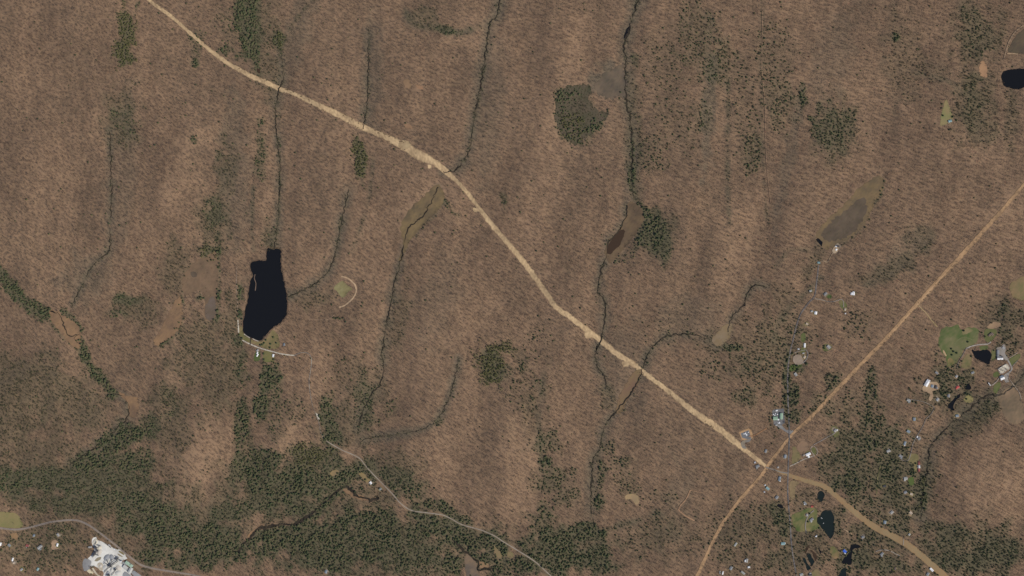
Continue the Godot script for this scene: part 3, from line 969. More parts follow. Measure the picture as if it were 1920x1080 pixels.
func relief() -> void:
	for h in [[370, 860, 62, 110, 34, 6], [300, 935, 70, 30, 10, 20], [528, 830, 34, 70, 16, 28], [975, 860, 90, 150, 30, -4], [830, 830, 70, 80, 14, 0], [1850, 890, 90, 110, 32, 0], [810, 660, 60, 120, 20, 6], [600, 660, 40, 110, 14, 4], [330, 330, 40, 150, 16, 22], [100, 330, 90, 190, 16, 8], [600, 250, 40, 160, 14, 4], [780, 180, 60, 130, 16, 6], [1010, 250, 60, 210, 16, 12], [1270, 420, 50, 220, 14, 10],
			[1350, 480, 40, 140, 12, 14], [1500, 380, 46, 200, 14, 18], [1740, 300, 90, 130, 16, 24], [1820, 480, 70, 90, 16, 38], [1290, 850, 90, 120, 14, 12], [1050, 600, 60, 120, 12, 10], [80, 700, 90, 90, 14, 0], [220, 420, 50, 110, 12, 0], [660, 640, 30, 90, 8, 0], [1640, 620, 60, 90, 10, 30], [880, 480, 70, 90, 12, -30]]:
		hill(h[0], h[1], h[2], h[3], h[4], h[5])
	var cut := PackedFloat32Array()
	cut.resize(NX * NZ)
	for b in [[brook_a, 8, 44], [brook_b, 8, 40], [brook_c, 5, 50], [brook_d, 9, 44], [brook_e, 8, 44], [brook_f, 6, 36], [brook_g, 6, 36], [brook_h, 7, 40], [brook_i, 7, 44], [brook_j, 9, 44], [brook_k, 6, 36], [brook_l, 5, 34], [brook_m, 8, 44], [brook_n, 6, 36], [brook_o, 4, 50], [brook_p, 7, 44], [brook_q, 9, 60], [brook_r, 6, 60], [[0, 512, 20, 537, 45, 565, 92, 584], 7, 44], [[148, 645, 165, 680, 190, 712, 214, 738], 7, 40], [[455, 650, 450, 720, 450, 800, 470, 870], 10, 50], [[300, 645, 285, 690, 262, 760], 7, 40], [[1140, 520, 1133, 600], 5, 40], [[1540, 500, 1490, 570, 1470, 640], 8, 40], [[1480, 240, 1440, 420, 1420, 500], 7, 44], [[1700, 480, 1640, 525], 6, 40]]:
		carve(cut, b[0], b[1], b[2])
	for k in cut.size():
		hgt[k] -= cut[k]


# brooks, from the map
var brook_a := [1198, -8, 1186, 35, 1176, 66, 1170, 95, 1175, 115, 1172, 150, 1175, 190, 1183, 230, 1186, 290, 1185, 330, 1189, 372]
var brook_b := [938, -8, 931, 30, 918, 44, 912, 90, 901, 160, 893, 200, 886, 240, 879, 282, 860, 314, 842, 322, 830, 322]
var brook_c := [820, 350, 810, 375, 795, 402, 766, 428, 760, 450, 753, 480, 748, 500]
var brook_d := [748, 500, 740, 530, 735, 560, 726, 600, 720, 640, 716, 660, 719, 690, 711, 720, 695, 742, 680, 770, 672, 802]
var brook_e := [528, 100, 530, 150, 522, 168, 516, 218, 520, 260, 524, 300, 524, 340, 522, 400, 518, 440, 513, 466]
var brook_f := [692, 55, 690, 150, 688, 200, 681, 240]
var brook_g := [654, 355, 640, 420, 632, 460, 620, 500, 594, 530, 542, 556]
var brook_h := [205, 245, 207, 300, 210, 360, 208, 430, 205, 470, 172, 500, 152, 540, 134, 578]
var brook_i := [1175, 384, 1174, 400, 1166, 425, 1140, 456, 1138, 480, 1129, 502, 1124, 525, 1122, 550, 1133, 562, 1134, 600, 1130, 628, 1117, 662, 1122, 690, 1134, 706, 1138, 728]
var brook_j := [1205, 690, 1199, 708, 1184, 736, 1164, 762, 1140, 790, 1130, 812, 1125, 840, 1112, 862, 1110, 890, 1108, 930, 1110, 965]
var brook_k := [1207, 688, 1214, 665, 1234, 641, 1250, 630, 1290, 627, 1322, 634, 1346, 648]
var brook_l := [1366, 622, 1370, 600, 1386, 580, 1395, 571, 1404, 546, 1416, 535, 1438, 538]
var brook_m := [1928, 692, 1912, 712, 1902, 722, 1878, 740, 1852, 742, 1830, 756, 1800, 782, 1786, 792, 1760, 818, 1745, 838, 1740, 870, 1736, 900, 1728, 940, 1728, 975]
var brook_n := [860, 672, 855, 700, 842, 745, 820, 786, 790, 805, 740, 815, 690, 822, 672, 830]
var brook_o := [94, 585, 112, 589, 120, 610, 130, 630, 142, 628, 148, 626, 140, 634, 148, 645]
var brook_p := [214, 738, 230, 745, 240, 760, 240, 778, 228, 795, 190, 830, 130, 872]
var brook_q := [445, 1036, 470, 1006, 490, 990, 530, 984, 556, 982, 590, 958, 615, 935, 645, 914, 660, 922, 668, 930, 698, 938, 710, 930]
var brook_r := [848, 1012, 866, 1030, 886, 1046, 897, 1054, 896, 1068, 905, 1068, 926, 1066, 940, 1074]
var brook_s := [1430, 40, 1428, 200, 1370, 250, 1364, 340, 1366, 400]


# the plateau itself: one sheet, coarse beyond the woods, out to the horizon
func soil_color(x: float, z: float, f: int) -> Color:
	var u := lean(x, z)
	var warm := 0.45 + n_big.get_noise_2d(u * 2.0 + 3000.0, z * 0.4) * 0.26 + n_mid.get_noise_2d(u * 0.7 + 1500.0, z * 0.5) * 0.35 + n_fine.get_noise_2d(u * 1.5, z * 0.8) * 0.40 + n_fine.get_noise_2d(u * 5.0, z * 3.0) * 0.35
	var grey := 0.0
	var wood := 0.0
	if f >= 0:
		warm += f_warm[f] * 0.5 - f_laurel[f] * 0.3
		grey = f_grey[f]
		wood = clampf(f_laurel[f] * 1.0 + f_dark[f] * 1.3 + f_olive[f], 0.0, 1.0)
	var c := Color(0.148, 0.103, 0.070).lerp(Color(0.282, 0.186, 0.117), clampf(warm, 0.0, 1.0))
	c = c.lerp(Color(0.130, 0.112, 0.080), clampf(grey * 0.8, 0.0, 1.0))
	return c.lerp(Color(0.092, 0.088, 0.054), wood * 0.85)


func land() -> void:
	var v := PackedVector3Array()
	var c := PackedColorArray()
	var ix := PackedInt32Array()
	for j in NZ:
		for i in NX:
			var x := GX + i * CELL
			var z := GZ + j * CELL
			v.append(Vector3(x, hgt[j * NX + i], z))
			c.append(soil_color(x, z, j * NX + i))
	for j in NZ - 1:
		for i in NX - 1:
			var k := j * NX + i
			ix.append_array(PackedInt32Array([k, k + 1, k + NX + 1, k, k + NX + 1, k + NX]))
	var rim := PackedInt32Array()
	for i in range(0, NX - 1):
		rim.append(i)
	for j in range(0, NZ - 1):
		rim.append(j * NX + NX - 1)
	for i in range(NX - 1, 0, -1):
		rim.append((NZ - 1) * NX + i)
	for j in range(NZ - 1, 0, -1):
		rim.append(j * NX)
	var inner := rim
	for s in [1.06, 1.15, 1.3, 1.6, 2.2, 4.0, 7.0]:
		var outer := PackedInt32Array()
		for k in rim:
			var q: Vector2 = Vector2(v[k].x, v[k].z) * s
			outer.append(v.size())
			v.append(Vector3(q.x, raw_height(q.x, q.y), q.y))
			c.append(soil_color(q.x, q.y, -1))
		for k in rim.size():
			var l := (k + 1) % rim.size()
			ix.append_array(PackedInt32Array([inner[k], outer[k], outer[l], inner[k], outer[l], inner[l]]))
		inner = outer
	var nr := PackedVector3Array()
	nr.resize(v.size())
	nr.fill(Vector3.ZERO)
	for t in range(0, ix.size(), 3):
		var n := (v[ix[t + 1]] - v[ix[t]]).cross(v[ix[t + 2]] - v[ix[t]])
		if n.y < 0.0:
			n = -n
		for s in 3:
			nr[ix[t + s]] += n
	for k in nr.size():
		nr[k] = nr[k].normalized()
	var arr := []
	arr.resize(Mesh.ARRAY_MAX)
	arr[Mesh.ARRAY_VERTEX] = v
	arr[Mesh.ARRAY_NORMAL] = nr
	arr[Mesh.ARRAY_COLOR] = c
	arr[Mesh.ARRAY_INDEX] = ix
	var m := ArrayMesh.new()
	m.add_surface_from_arrays(Mesh.PRIMITIVE_TRIANGLES, arr)
	m.surface_set_material(0, M.soil)
	tag(put("ground", m), "brown leaf-littered plateau with low ridges running north to south", "ground", "", "structure")


const TAN := [Color(0.480, 0.348, 0.200), Color(0.265, 0.188, 0.112)]
const ORANGE := [Color(0.37, 0.235, 0.130), Color(0.235, 0.155, 0.090)]
const OLIVE := [Color(0.245, 0.180, 0.100), Color(0.165, 0.125, 0.072)]
const MARSH := [Color(0.178, 0.128, 0.068), Color(0.120, 0.090, 0.055)]
const REED := [Color(0.235, 0.148, 0.084), Color(0.165, 0.108, 0.068)]
const BOG := [Color(0.116, 0.088, 0.062), Color(0.090, 0.070, 0.050)]
const LAWN := [Color(0.085, 0.108, 0.040), Color(0.128, 0.122, 0.056)]
const DULL := [Color(0.165, 0.140, 0.068), Color(0.205, 0.152, 0.084)]
const ASPH := [Color(0.135, 0.128, 0.125), Color(0.175, 0.160, 0.150)]
const GRAVEL := [Color(0.42, 0.375, 0.300), Color(0.32, 0.285, 0.235)]
const QUARRY := [Color(0.62, 0.61, 0.56), Color(0.48, 0.475, 0.44)]
const CREEK := [Color(0.020, 0.018, 0.015), Color(0.055, 0.043, 0.030)]


func clearings() -> void:
	# marshes and bogs
	layer = 0.3
	area("marsh", "long olive brown marsh split by a brook, below the tan pipeline bend", "marsh", [822, 345, 831, 362, 832, 375, 822, 395, 796, 420, 778, 440, 764, 460, 752, 492, 746, 490, 755, 460, 752, 425, 765, 395, 790, 372, 810, 352], MARSH[0], MARSH[1], 8.0, 6.0, 4)
	area("marsh", "tapering brown marsh beside the evergreens on the middle brook", "marsh", [1186, 378, 1204, 395, 1206, 415, 1192, 440, 1168, 468, 1144, 492, 1135, 480, 1138, 455, 1165, 425, 1172, 402, 1176, 384], Color(0.150, 0.105, 0.062), Color(0.105, 0.075, 0.050), 8.0, 6.0, 4)
	area("marsh", "large oval brown bog rim with a grey middle in the right half", "bog", [1645, 330, 1658, 338, 1655, 355, 1638, 385, 1622, 418, 1600, 442, 1570, 460, 1548, 466, 1534, 448, 1532, 435, 1548, 415, 1580, 385, 1612, 352], Color(0.178, 0.126, 0.068), Color(0.132, 0.098, 0.060), 10.0, 6.0, 4)
	layer += 0.14
	area("bog_mat", "dark grey heath mat in the middle of the oval bog", "bog", [1622, 372, 1622, 400, 1604, 430, 1575, 450, 1552, 452, 1540, 438, 1556, 418, 1584, 398, 1605, 378], BOG[0], BOG[1], 12.0, 6.0, 4)
	area("marsh", "pinkish brown marsh west of the big lake with a dark spot", "marsh", [366, 490, 385, 482, 406, 474, 408, 530, 405, 590, 395, 602, 383, 590, 384, 562, 372, 545, 345, 553, 343, 520], Color(0.185, 0.124, 0.078), Color(0.135, 0.094, 0.062), 8.0, 6.0, 4)
	layer += 0.14
	area("bog_mat", "small dark patch in the pinkish marsh west of the lake", "bog", [358, 510, 368, 511, 369, 518, 360, 519], BOG[0], BOG[1], 3.0, 6.0, 4)
	layer += 0.14
	area("bog_mat", "dark tongue at the south end of the pinkish marsh", "bog", [398, 555, 405, 570, 403, 592, 395, 601, 385, 592, 386, 574], BOG[0], Color(0.13, 0.10, 0.08), 5.0, 6.0, 4)
	area("marsh", "slanting orange brown marsh strip southwest of the pinkish one", "marsh", [338, 554, 343, 580, 338, 612, 320, 632, 296, 648, 289, 640, 304, 610, 322, 575], REED[0], REED[1], 8.0, 6.0, 4)
	area("marsh", "pale grey heath wedge east of the dark heart-shaped bog", "bog", [1170, 122, 1172, 168, 1168, 182, 1140, 184, 1118, 170, 1125, 145, 1145, 130], Color(0.140, 0.106, 0.074), Color(0.096, 0.078, 0.058), 16.0, 6.0, 4)
	area("marsh", "dark olive heart-shaped bog floor under small evergreens", "bog", [1052, 168, 1075, 160, 1100, 160, 1108, 172, 1104, 186, 1122, 206, 1142, 214, 1122, 232, 1106, 250, 1086, 270, 1066, 266, 1050, 246, 1042, 222, 1042, 192], Color(0.072, 0.066, 0.042), Color(0.100, 0.080, 0.056), 14.0, 6.0, 3)
	clear_poly(ragged(smooth_line(pts([1070, 192, 1085, 186, 1098, 196, 1094, 210, 1082, 218, 1072, 210]), true, 7.0), 12.0), 0)
	area("marsh", "small tan marsh where the brooks meet, right of the pipeline", "marsh", [1338, 630, 1356, 612, 1372, 604, 1369, 630, 1350, 648, 1335, 640], MARSH[0], Color(0.2, 0.15, 0.095), 8.0, 6.0, 4)
	area("marsh", "narrow brown marsh just south of the pipeline crossing", "marsh", [1203, 692, 1196, 720, 1182, 742, 1166, 772, 1154, 776, 1160, 748, 1172, 722, 1186, 702], MARSH[0], REED[1], 8.0, 6.0, 4)
	area("marsh", "creek meadow with a looping stream at the left edge of the woods", "marsh", [92, 582, 110, 586, 130, 598, 148, 614, 152, 640, 146, 656, 128, 640, 110, 618, 98, 600], REED[0], REED[1], 8.0, 6.0, 4)
	area("marsh", "small orange brown creek meadow lower left", "marsh", [222, 735, 240, 742, 258, 750, 260, 775, 248, 782, 240, 776, 238, 756, 226, 745], REED[0], REED[1], 8.0, 6.0, 4)
	area("marsh", "brown creek meadow inside the river bend beside the white cottage", "marsh", [642, 918, 655, 918, 664, 930, 672, 926, 686, 934, 704, 932, 708, 920, 706, 938, 690, 940, 668, 936, 655, 930], REED[0], REED[1], 3.0, 6.0, 4)
	area("marsh", "brown flat west of the river at the bottom edge", "marsh", [872, 1040, 884, 1046, 894, 1056, 894, 1066, 898, 1084, 882, 1090, 872, 1070], Color(0.18, 0.128, 0.085), Color(0.12, 0.095, 0.075), 4.0, 6.0, 4)
	area("marsh", "tan flat east of the river bend at the bottom edge", "marsh", [899, 1053, 912, 1056, 919, 1062, 910, 1066, 898, 1064], REED[0], Color(0.26, 0.175, 0.10), 3.0, 6.0, 4)
	area("marsh", "pinkish flat where the river leaves the woods lower left", "marsh", [464, 1004, 478, 990, 494, 982, 494, 992, 480, 996, 466, 1010], REED[0], REED[1], 3.0, 6.0, 4)
	area("basin", "grey drained basin with a tan bank in the upper right corner", "basin", [1890, 98, 1896, 82, 1908, 64, 1925, 56, 1928, 100, 1905, 99], Color(0.105, 0.080, 0.054), Color(0.075, 0.062, 0.046), 6.0, 6.0, 4)
	area("bare_patch", "orange bare patch west of the round black pond", "clearing", [1840, 114, 1847, 118, 1850, 128, 1852, 142, 1845, 146, 1837, 138, 1835, 130], Color(0.34, 0.205, 0.115), Color(0.28, 0.17, 0.10), 5.0)
	area("bare_patch", "tan fan-shaped clearing among bare trees near the bottom centre", "clearing", [1171, 930, 1180, 926, 1196, 928, 1198, 942, 1192, 946, 1184, 936, 1174, 938], Color(0.33, 0.235, 0.125), Color(0.26, 0.19, 0.11), 4.0)
	area("bare_patch", "large tan patch in the north ridge clearings", "clearing", [757, 153, 766, 150, 772, 158, 770, 166, 760, 165], Color(0.26, 0.165, 0.10), Color(0.22, 0.145, 0.085), 5.0, 6.0, 1)
	area("bare_patch", "small orange scrape east of the tan patch on the north ridge", "clearing", [780, 160, 790, 162, 794, 168, 784, 167], Color(0.28, 0.165, 0.10), Color(0.22, 0.14, 0.085), 3.0)
	area("bare_patch", "orange scrape above the widest part of the tan pipeline strip", "clearing", [758, 234, 768, 234, 775, 240, 764, 242], Color(0.27, 0.165, 0.10), Color(0.22, 0.14, 0.085), 3.0)
	area("reed_bed", "brown reed bed at the big lake's northern tip", "reeds", [499, 463, 508, 461, 521, 464, 526, 469, 518, 470, 510, 472, 502, 470], Color(0.15, 0.10, 0.06), Color(0.09, 0.07, 0.045), 6.0, 4.0, 3)
	# lawns and fields
	layer = 0.3
	ribbon("shore", "reddish brown muddy rim of the big dark lake", "shore", [501.7, 464.6, 510, 468, 519.8, 466, 526.3, 469.8, 525.8, 492, 528.9, 515, 534.1, 538.5, 537.2, 556.7, 538.5, 580, 534.1, 595.6, 521, 608.6, 508.2, 617.6, 495.2, 632, 486, 638.4, 468, 633.2, 456.3, 622.8, 455, 608.6, 458.9, 588, 464.1, 562, 465.4, 546.3, 469.3, 528.2, 473.2, 517.8, 469.3, 502.2, 470.6, 492, 482.2, 488.5, 497.8, 488, 499.1, 473.7, 501.7, 464.6], 4.0, Color(0.15, 0.095, 0.062), Color(0.09, 0.07, 0.05), 0.6, 0)
	area("pasture", "big bright green pasture with dark trees in its lower half", "pasture", [1760, 636, 1768, 615, 1788, 612, 1796, 607, 1803, 618, 1818, 615, 1834, 616, 1835, 630, 1830, 642, 1818, 650, 1806, 660, 1797, 676, 1790, 684, 1776, 686, 1772, 668, 1762, 655, 1759, 645], Color(0.090, 0.112, 0.044), Color(0.150, 0.140, 0.070), 7.0)
	layer += 0.12
	area("bare_patch", "worn tan hollow at the notch of the big pasture", "pasture", [1803, 622, 1810, 616, 1824, 618, 1816, 624, 1806, 628], Color(0.20, 0.165, 0.085), Color(0.12, 0.122, 0.05), 5.0)
	area("bare_patch", "orange scuffed south tip of the big pasture", "pasture", [1776, 674, 1786, 672, 1790, 682, 1780, 686], Color(0.22, 0.15, 0.075), Color(0.12, 0.12, 0.05), 5.0)
	area("bare_patch", "bright sandy scrape on the pasture's left edge", "pasture", [1768, 656, 1770, 658, 1775, 666, 1774, 669, 1769, 662], Color(0.38, 0.27, 0.16), Color(0.28, 0.2, 0.11), 3.0)
	ribbon("track", "faint mown track across the big pasture", "track", [1790, 645, 1802, 634, 1816, 634, 1830, 641], 1.4, Color(0.15, 0.155, 0.075), Color(0.12, 0.125, 0.055), 0.3, 0)
	area("lawn", "green lawn around the long brown farmhouse", "lawn", [1845, 624, 1852, 616, 1866, 617, 1870, 626, 1864, 634, 1856, 642, 1848, 640], LAWN[0], LAWN[1], 3.0)
	area("lawn", "worn green wedge west of the farm pond", "lawn", [1812, 665, 1820, 664, 1822, 680, 1814, 692, 1802, 688, 1804, 678], LAWN[1], Color(0.20, 0.15, 0.08), 3.0)
	area("lawn", "narrow lawn between the farm pond and its drive", "lawn", [1836, 650, 1852, 648, 1854, 654, 1838, 656], LAWN[0], LAWN[1], 2.0)
	area("lawn", "green strip between the farm pond and the barn", "lawn", [1860, 655, 1866, 658, 1867, 672, 1860, 676], LAWN[0], LAWN[1], 2.0)
	area("paddock", "green paddock in the fork of the farm lanes", "paddock", [1892, 674, 1911, 663, 1914, 670, 1898, 686], LAWN[0], LAWN[1], 2.0)
	area("lawn", "green patch left of the riding arena", "lawn", [1862, 700, 1870, 696, 1874, 704, 1864, 708], LAWN[0], LAWN[1], 2.0)
	area("lawn", "green strip beside the white trailer", "lawn", [1864, 722, 1874, 716, 1876, 724, 1868, 738, 1862, 734], LAWN[0], LAWN[1], 2.0)
	area("field", "broad pale brown field by the right edge below the horse farm", "field", [1872, 742, 1888, 728, 1900, 726, 1910, 740, 1916, 752, 1922, 780, 1912, 792, 1898, 796, 1884, 784, 1876, 762], Color(0.215, 0.150, 0.095), Color(0.145, 0.110, 0.072), 7.0)
	area("field", "round dull green field cut by the right edge", "field", [1894, 535, 1906, 524, 1925, 520, 1930, 560, 1908, 562, 1896, 552], DULL[0], Color(0.22, 0.155, 0.085), 4.0)
	area("field", "triangular pale green clearing with one small house, upper right", "field", [1774, 186, 1781, 204, 1785, 222, 1780, 230, 1763, 237, 1762, 225, 1768, 200], Color(0.20, 0.185, 0.085), Color(0.25, 0.19, 0.10), 3.0)
	area("field", "square dull green clearing inside the curved track", "field", [625, 539, 631, 533, 642, 527, 652, 535, 661, 542, 652, 548, 645, 558, 638, 555, 631, 546], Color(0.225, 0.20, 0.10), DULL[0], 3.0)
	area("lawn", "lawn along the dam of the big lake", "lawn", [446, 622, 452, 612, 457, 626, 470, 636, 486, 641, 500, 632, 510, 619, 518, 624, 524, 636, 522, 652, 498, 654, 480, 646, 456, 638], Color(0.150, 0.132, 0.060), Color(0.225, 0.165, 0.088), 4.0)
	area("lawn", "square lawn south of the lake road with the small white barn", "lawn", [496, 658, 510, 661, 514, 666, 513, 678, 494, 676], Color(0.135, 0.132, 0.055), Color(0.18, 0.145, 0.07), 3.0)
	area("lawn", "green garden with white sheds south of the dam", "lawn", [478, 662, 484, 655, 488, 660, 486, 676, 476, 676], LAWN[0], LAWN[1], 3.0)
	area("field", "pale grass field beside the road at the left edge", "field", [-8, 962, 10, 960, 30, 963, 38, 974, 42, 988, 20, 990, -8, 984], Color(0.19, 0.170, 0.075), Color(0.23, 0.185, 0.09), 3.0)
	area("field", "pale meadow beside the lane in the lower middle", "field", [926, 1022, 934, 1030, 942, 1040, 940, 1046, 932, 1044, 927, 1034], DULL[0], DULL[1], 3.0)
	area("field", "small meadow at the lane by the lower edge", "field", [952, 1034, 962, 1036, 962, 1046, 952, 1044], DULL[0], DULL[1], 3.0, 6.0, 1)
	area("field", "orange brown glade north of the river", "field", [618, 888, 630, 880, 636, 884, 632, 892, 622, 892], Color(0.25, 0.178, 0.082), DULL[1], 3.0)
	area("field", "olive glade by the white cottage", "field", [672, 889, 678, 885, 686, 892, 694, 902, 688, 905, 678, 896], Color(0.24, 0.178, 0.082), DULL[1], 3.0)
	area("lawn", "green lawn on the west side of the dark green wedge pond", "lawn", [1486, 966, 1500, 960, 1514, 952, 1532, 954, 1532, 976, 1536, 988, 1524, 996, 1496, 996, 1488, 984], LAWN[0], Color(0.18, 0.155, 0.072), 4.0)
	area("field", "olive field west of the white house complex", "field", [1486, 838, 1491, 838, 1502, 855, 1499, 862, 1486, 872], DULL[0], DULL[1], 3.0)
	area("lawn", "oval lawn inside the drive loop of the white house complex", "lawn", [1521, 841, 1526, 838, 1531, 846, 1529, 853, 1524, 851], LAWN[0], LAWN[1], 1.5)
	area("bare_patch", "brown garden plot north of the white house complex", "clearing", [1494, 838, 1504, 826, 1516, 836, 1502, 848], Color(0.25, 0.165, 0.105), Color(0.20, 0.135, 0.09), 3.0)
	area("lawn", "green lawn round the pale house at the end of the drive", "lawn", [1558, 802, 1566, 798, 1572, 806, 1572, 818, 1564, 820, 1560, 810], LAWN[0], LAWN[1], 3.0)
	area("lawn", "green lawn beside the pale roofed house in the east village", "lawn", [1704, 897, 1713, 895, 1714, 908, 1706, 910], Color(0.09, 0.14, 0.035), LAWN[0], 2.0)
	area("field", "square olive field north of the long red and white barn", "field", [1704, 852, 1721, 852, 1721, 868, 1704, 866], Color(0.24, 0.19, 0.09), DULL[0], 3.0)
	area("lawn", "strip of yellowed grass along the long red and white barn", "lawn", [1714, 868, 1720, 866, 1720, 886, 1715, 884], Color(0.24, 0.19, 0.09), DULL[0], 2.0)
	area("lawn", "green lawn north of the narrow white house", "lawn", [1502, 628, 1509, 624, 1511, 638, 1504, 642], LAWN[0], LAWN[1], 2.0)
	area("lawn", "green lawn south of the narrow white house", "lawn", [1504, 652, 1511, 650, 1512, 656, 1506, 664, 1500, 660], LAWN[0], LAWN[1], 2.0)
	area("lawn", "dark green bank below the tan yard in the village", "lawn", [1480, 690, 1488, 683, 1502, 680, 1504, 686, 1492, 694, 1482, 697], Color(0.07, 0.105, 0.03), LAWN[0], 2.0, 6.0, 3)
	area("lawn", "green lawn round the pale grey house in the middle of the woods", "lawn", [1541, 650, 1550, 644, 1560, 648, 1556, 656, 1544, 658], LAWN[0], DULL[0], 3.0)
	area("lawn", "green lawn at the end of the northern drive", "lawn", [1572, 566, 1580, 563, 1588, 572, 1584, 580, 1578, 578], LAWN[0], DULL[0], 3.0)
	area("lawn", "yellowish lawn below the grey house on the northern lane", "lawn", [1550, 552, 1559, 553, 1558, 560, 1550, 558], LAWN[0], DULL[1], 2.0)
	area("lawn", "green lawn west of the blue roof", "lawn", [1556, 1028, 1562, 1024, 1572, 1034, 1574, 1044, 1566, 1048, 1558, 1040], LAWN[0], Color(0.20, 0.14, 0.075), 3.0)
	area("lawn", "olive grass by the bottom edge below the fish ponds", "lawn", [1524, 1070, 1534, 1068, 1538, 1084, 1522, 1084], DULL[0], DULL[1], 3.0)
	area("lawn", "yellow green glade south of the narrow black pond", "lawn", [1806, 748, 1816, 741, 1824, 746, 1824, 752, 1816, 755, 1808, 752], Color(0.22, 0.19, 0.085), DULL[0], 3.0)
	area("bare_patch", "tan yard round the small house south of the narrow black pond", "clearing", [1788, 776, 1796, 774, 1802, 780, 1796, 785, 1788, 782], Color(0.34, 0.25, 0.17), Color(0.25, 0.18, 0.11), 3.0)
	area("bare_patch", "tan bare ground above the lawn of the long brown farmhouse", "clearing", [1852, 612, 1862, 604, 1876, 606, 1874, 614, 1862, 616, 1853, 616], Color(0.32, 0.22, 0.135), Color(0.24, 0.16, 0.10), 4.0)
	area("bare_patch", "orange clearing with a house among conifers, lower left", "clearing", [18, 1002, 32, 1000, 32, 1012, 26, 1012], Color(0.30, 0.185, 0.095), Color(0.24, 0.155, 0.085), 3.0)
	area("bare_patch", "tan yard east of the big grey house, lower left", "clearing", [97, 1016, 106, 1012, 110, 1018, 110, 1028, 98, 1030], Color(0.36, 0.25, 0.165), Color(0.26, 0.18, 0.115), 3.0)
	# pipeline strips
	layer = 0.55
	ribbon("pipeline_clearing", "long tan pipeline strip running from the upper left to the junction", "clearing", [268, -16, 284, 4, 320, 30, 352, 58, 395, 95, 430, 120, 470, 142, 500, 155, 528, 168, 545, 173, 600, 199, 650, 223, 684, 240, 702, 248, 730, 260, 762, 277, 790, 294, 815, 305, 838, 323, 858, 341, 880, 366, 895, 386, 925, 425, 960, 465, 985, 496, 1015, 537, 1040, 573, 1065, 592, 1100, 618, 1126, 638, 1155, 662, 1188, 683, 1212, 702, 1250, 731, 1300, 771, 1340, 798, 1375, 826, 1400, 846, 1436, 874],
		[7, 7, 7, 7, 7.5, 9, 9, 10, 10, 7, 11, 12, 13, 10, 13, 16, 19, 13, 12, 8, 8, 8, 10, 11, 11, 11, 10.5, 10, 10.5, 11, 11, 11, 9, 9, 11.5, 13, 12, 10, 7], TAN[0], TAN[1], 0.3, 1)
	layer = 0.7
	area("pipeline_pad", "square tan work pad widening the pipeline strip", "clearing", [752, 264, 770, 267, 768, 276, 758, 282, 748, 275], Color(0.38, 0.285, 0.165), TAN[1], 3.0)
	for b in [[540, 170, 3], [1186, 680, 3], [1102, 628, 6], [1172, 682, 6], [892, 393, 5], [805, 312, 4]]:
		area("pipeline_pad", "small tan bulge on the pipeline strip " + {540: "just right of its upper brook crossing", 1186: "at its marsh end", 1102: "north of its middle brook", 1172: "near the lower brook crossing", 892: "at its steep bend", 805: "before the valley bend"}[b[0]], "clearing", [b[0] - b[2], b[1] - b[2] * 0.7, b[0] + b[2], b[1] - b[2] * 0.5, b[0] + b[2] * 1.2, b[1] + b[2] * 0.7, b[0] - b[2] * 0.6, b[1] + b[2]], TAN[0], TAN[1], 2.0)
	ribbon("pipeline_clearing", "olive pipeline strip curving from the junction to the lower right", "clearing", [1456, 882, 1484, 893, 1520, 904, 1545, 912, 1568, 930, 1600, 958, 1640, 988, 1690, 1014, 1720, 1036, 1755, 1066, 1785, 1094], [4, 7, 9, 9, 9, 10, 12, 12.5, 12, 12, 12], OLIVE[0], Color(0.27, 0.175, 0.092), 0.16, 1)
	area("field", "olive field below the start of the curving strip", "field", [1481, 904, 1498, 904, 1492, 916, 1490, 934, 1483, 936], OLIVE[0], OLIVE[1], 3.0)
	layer = 0.9
	ribbon("pipeline_clearing", "straight orange pipeline strip from the right edge to the bottom edge", "clearing", [1945, 318, 1915, 352, 1880, 392, 1850, 425, 1800, 480, 1760, 525, 1720, 570, 1690, 602, 1650, 645, 1600, 697, 1560, 740, 1520, 783, 1490, 810, 1465, 840, 1440, 873, 1424, 896, 1400, 922, 1375, 953, 1350, 990, 1325, 1040, 1300, 1095],
		[7, 7, 7.5, 8, 8.5, 8.5, 8.5, 8, 8, 8, 7.5, 7, 5, 6, 6.5, 6.5, 6.5, 6.5, 6, 6.5, 7], ORANGE[0], ORANGE[1], 0.3, 1)
	ribbon("pipeline_bank", "pale sandy berm along the upper stretch of the orange strip", "clearing", [1790, 492, 1760, 526, 1720, 571, 1690, 604, 1665, 630], [1.0, 2.6, 2.8, 2.4, 1.0], Color(0.42, 0.28, 0.16), ORANGE[0], 0.4, 0)
	# brooks
	layer = 1.0
	var k := 0
	for b in [[brook_a, 3.4, "brook with dark pools flowing down the middle right from the top edge"], [brook_b, 2.6, "thin brook from the top edge to the pipeline bend"], [brook_c, 2.6, "black brook threading the long olive marsh"], [brook_d, 2.4, "winding brook south of the long olive marsh"], [brook_e, 2.2, "brook running straight south into the big lake"], [brook_f, 1.8, "faint brook crossing the tan strip at its middle"],
			[brook_g, 1.8, "faint brook reaching the big lake from the east"], [brook_h, 1.6, "faint brook in the far left woods"], [brook_i, 2.8, "brook leaving the tapering marsh and crossing the tan strip"], [brook_j, 2.8, "brook south of the lower strip crossing"], [brook_k, 2.2, "brook arcing from the lower crossing to the small tan marsh"], [brook_l, 1.8, "thin brook above the small tan marsh with a tiny pool"],
			[brook_m, 2.8, "dark brook winding past the horse farm and the east village"], [brook_n, 1.6, "short brook curving below the olive pine stand"], [brook_o, 2.6, "looping stream in the left creek meadow"], [brook_p, 2.4, "creek leaving the lower left meadow"], [brook_q, 6.2, "dark river winding through the lower left woods"], [brook_r, 5.5, "dark river bend at the bottom edge"]]:
		k += 1
		var wet: float = b[1]
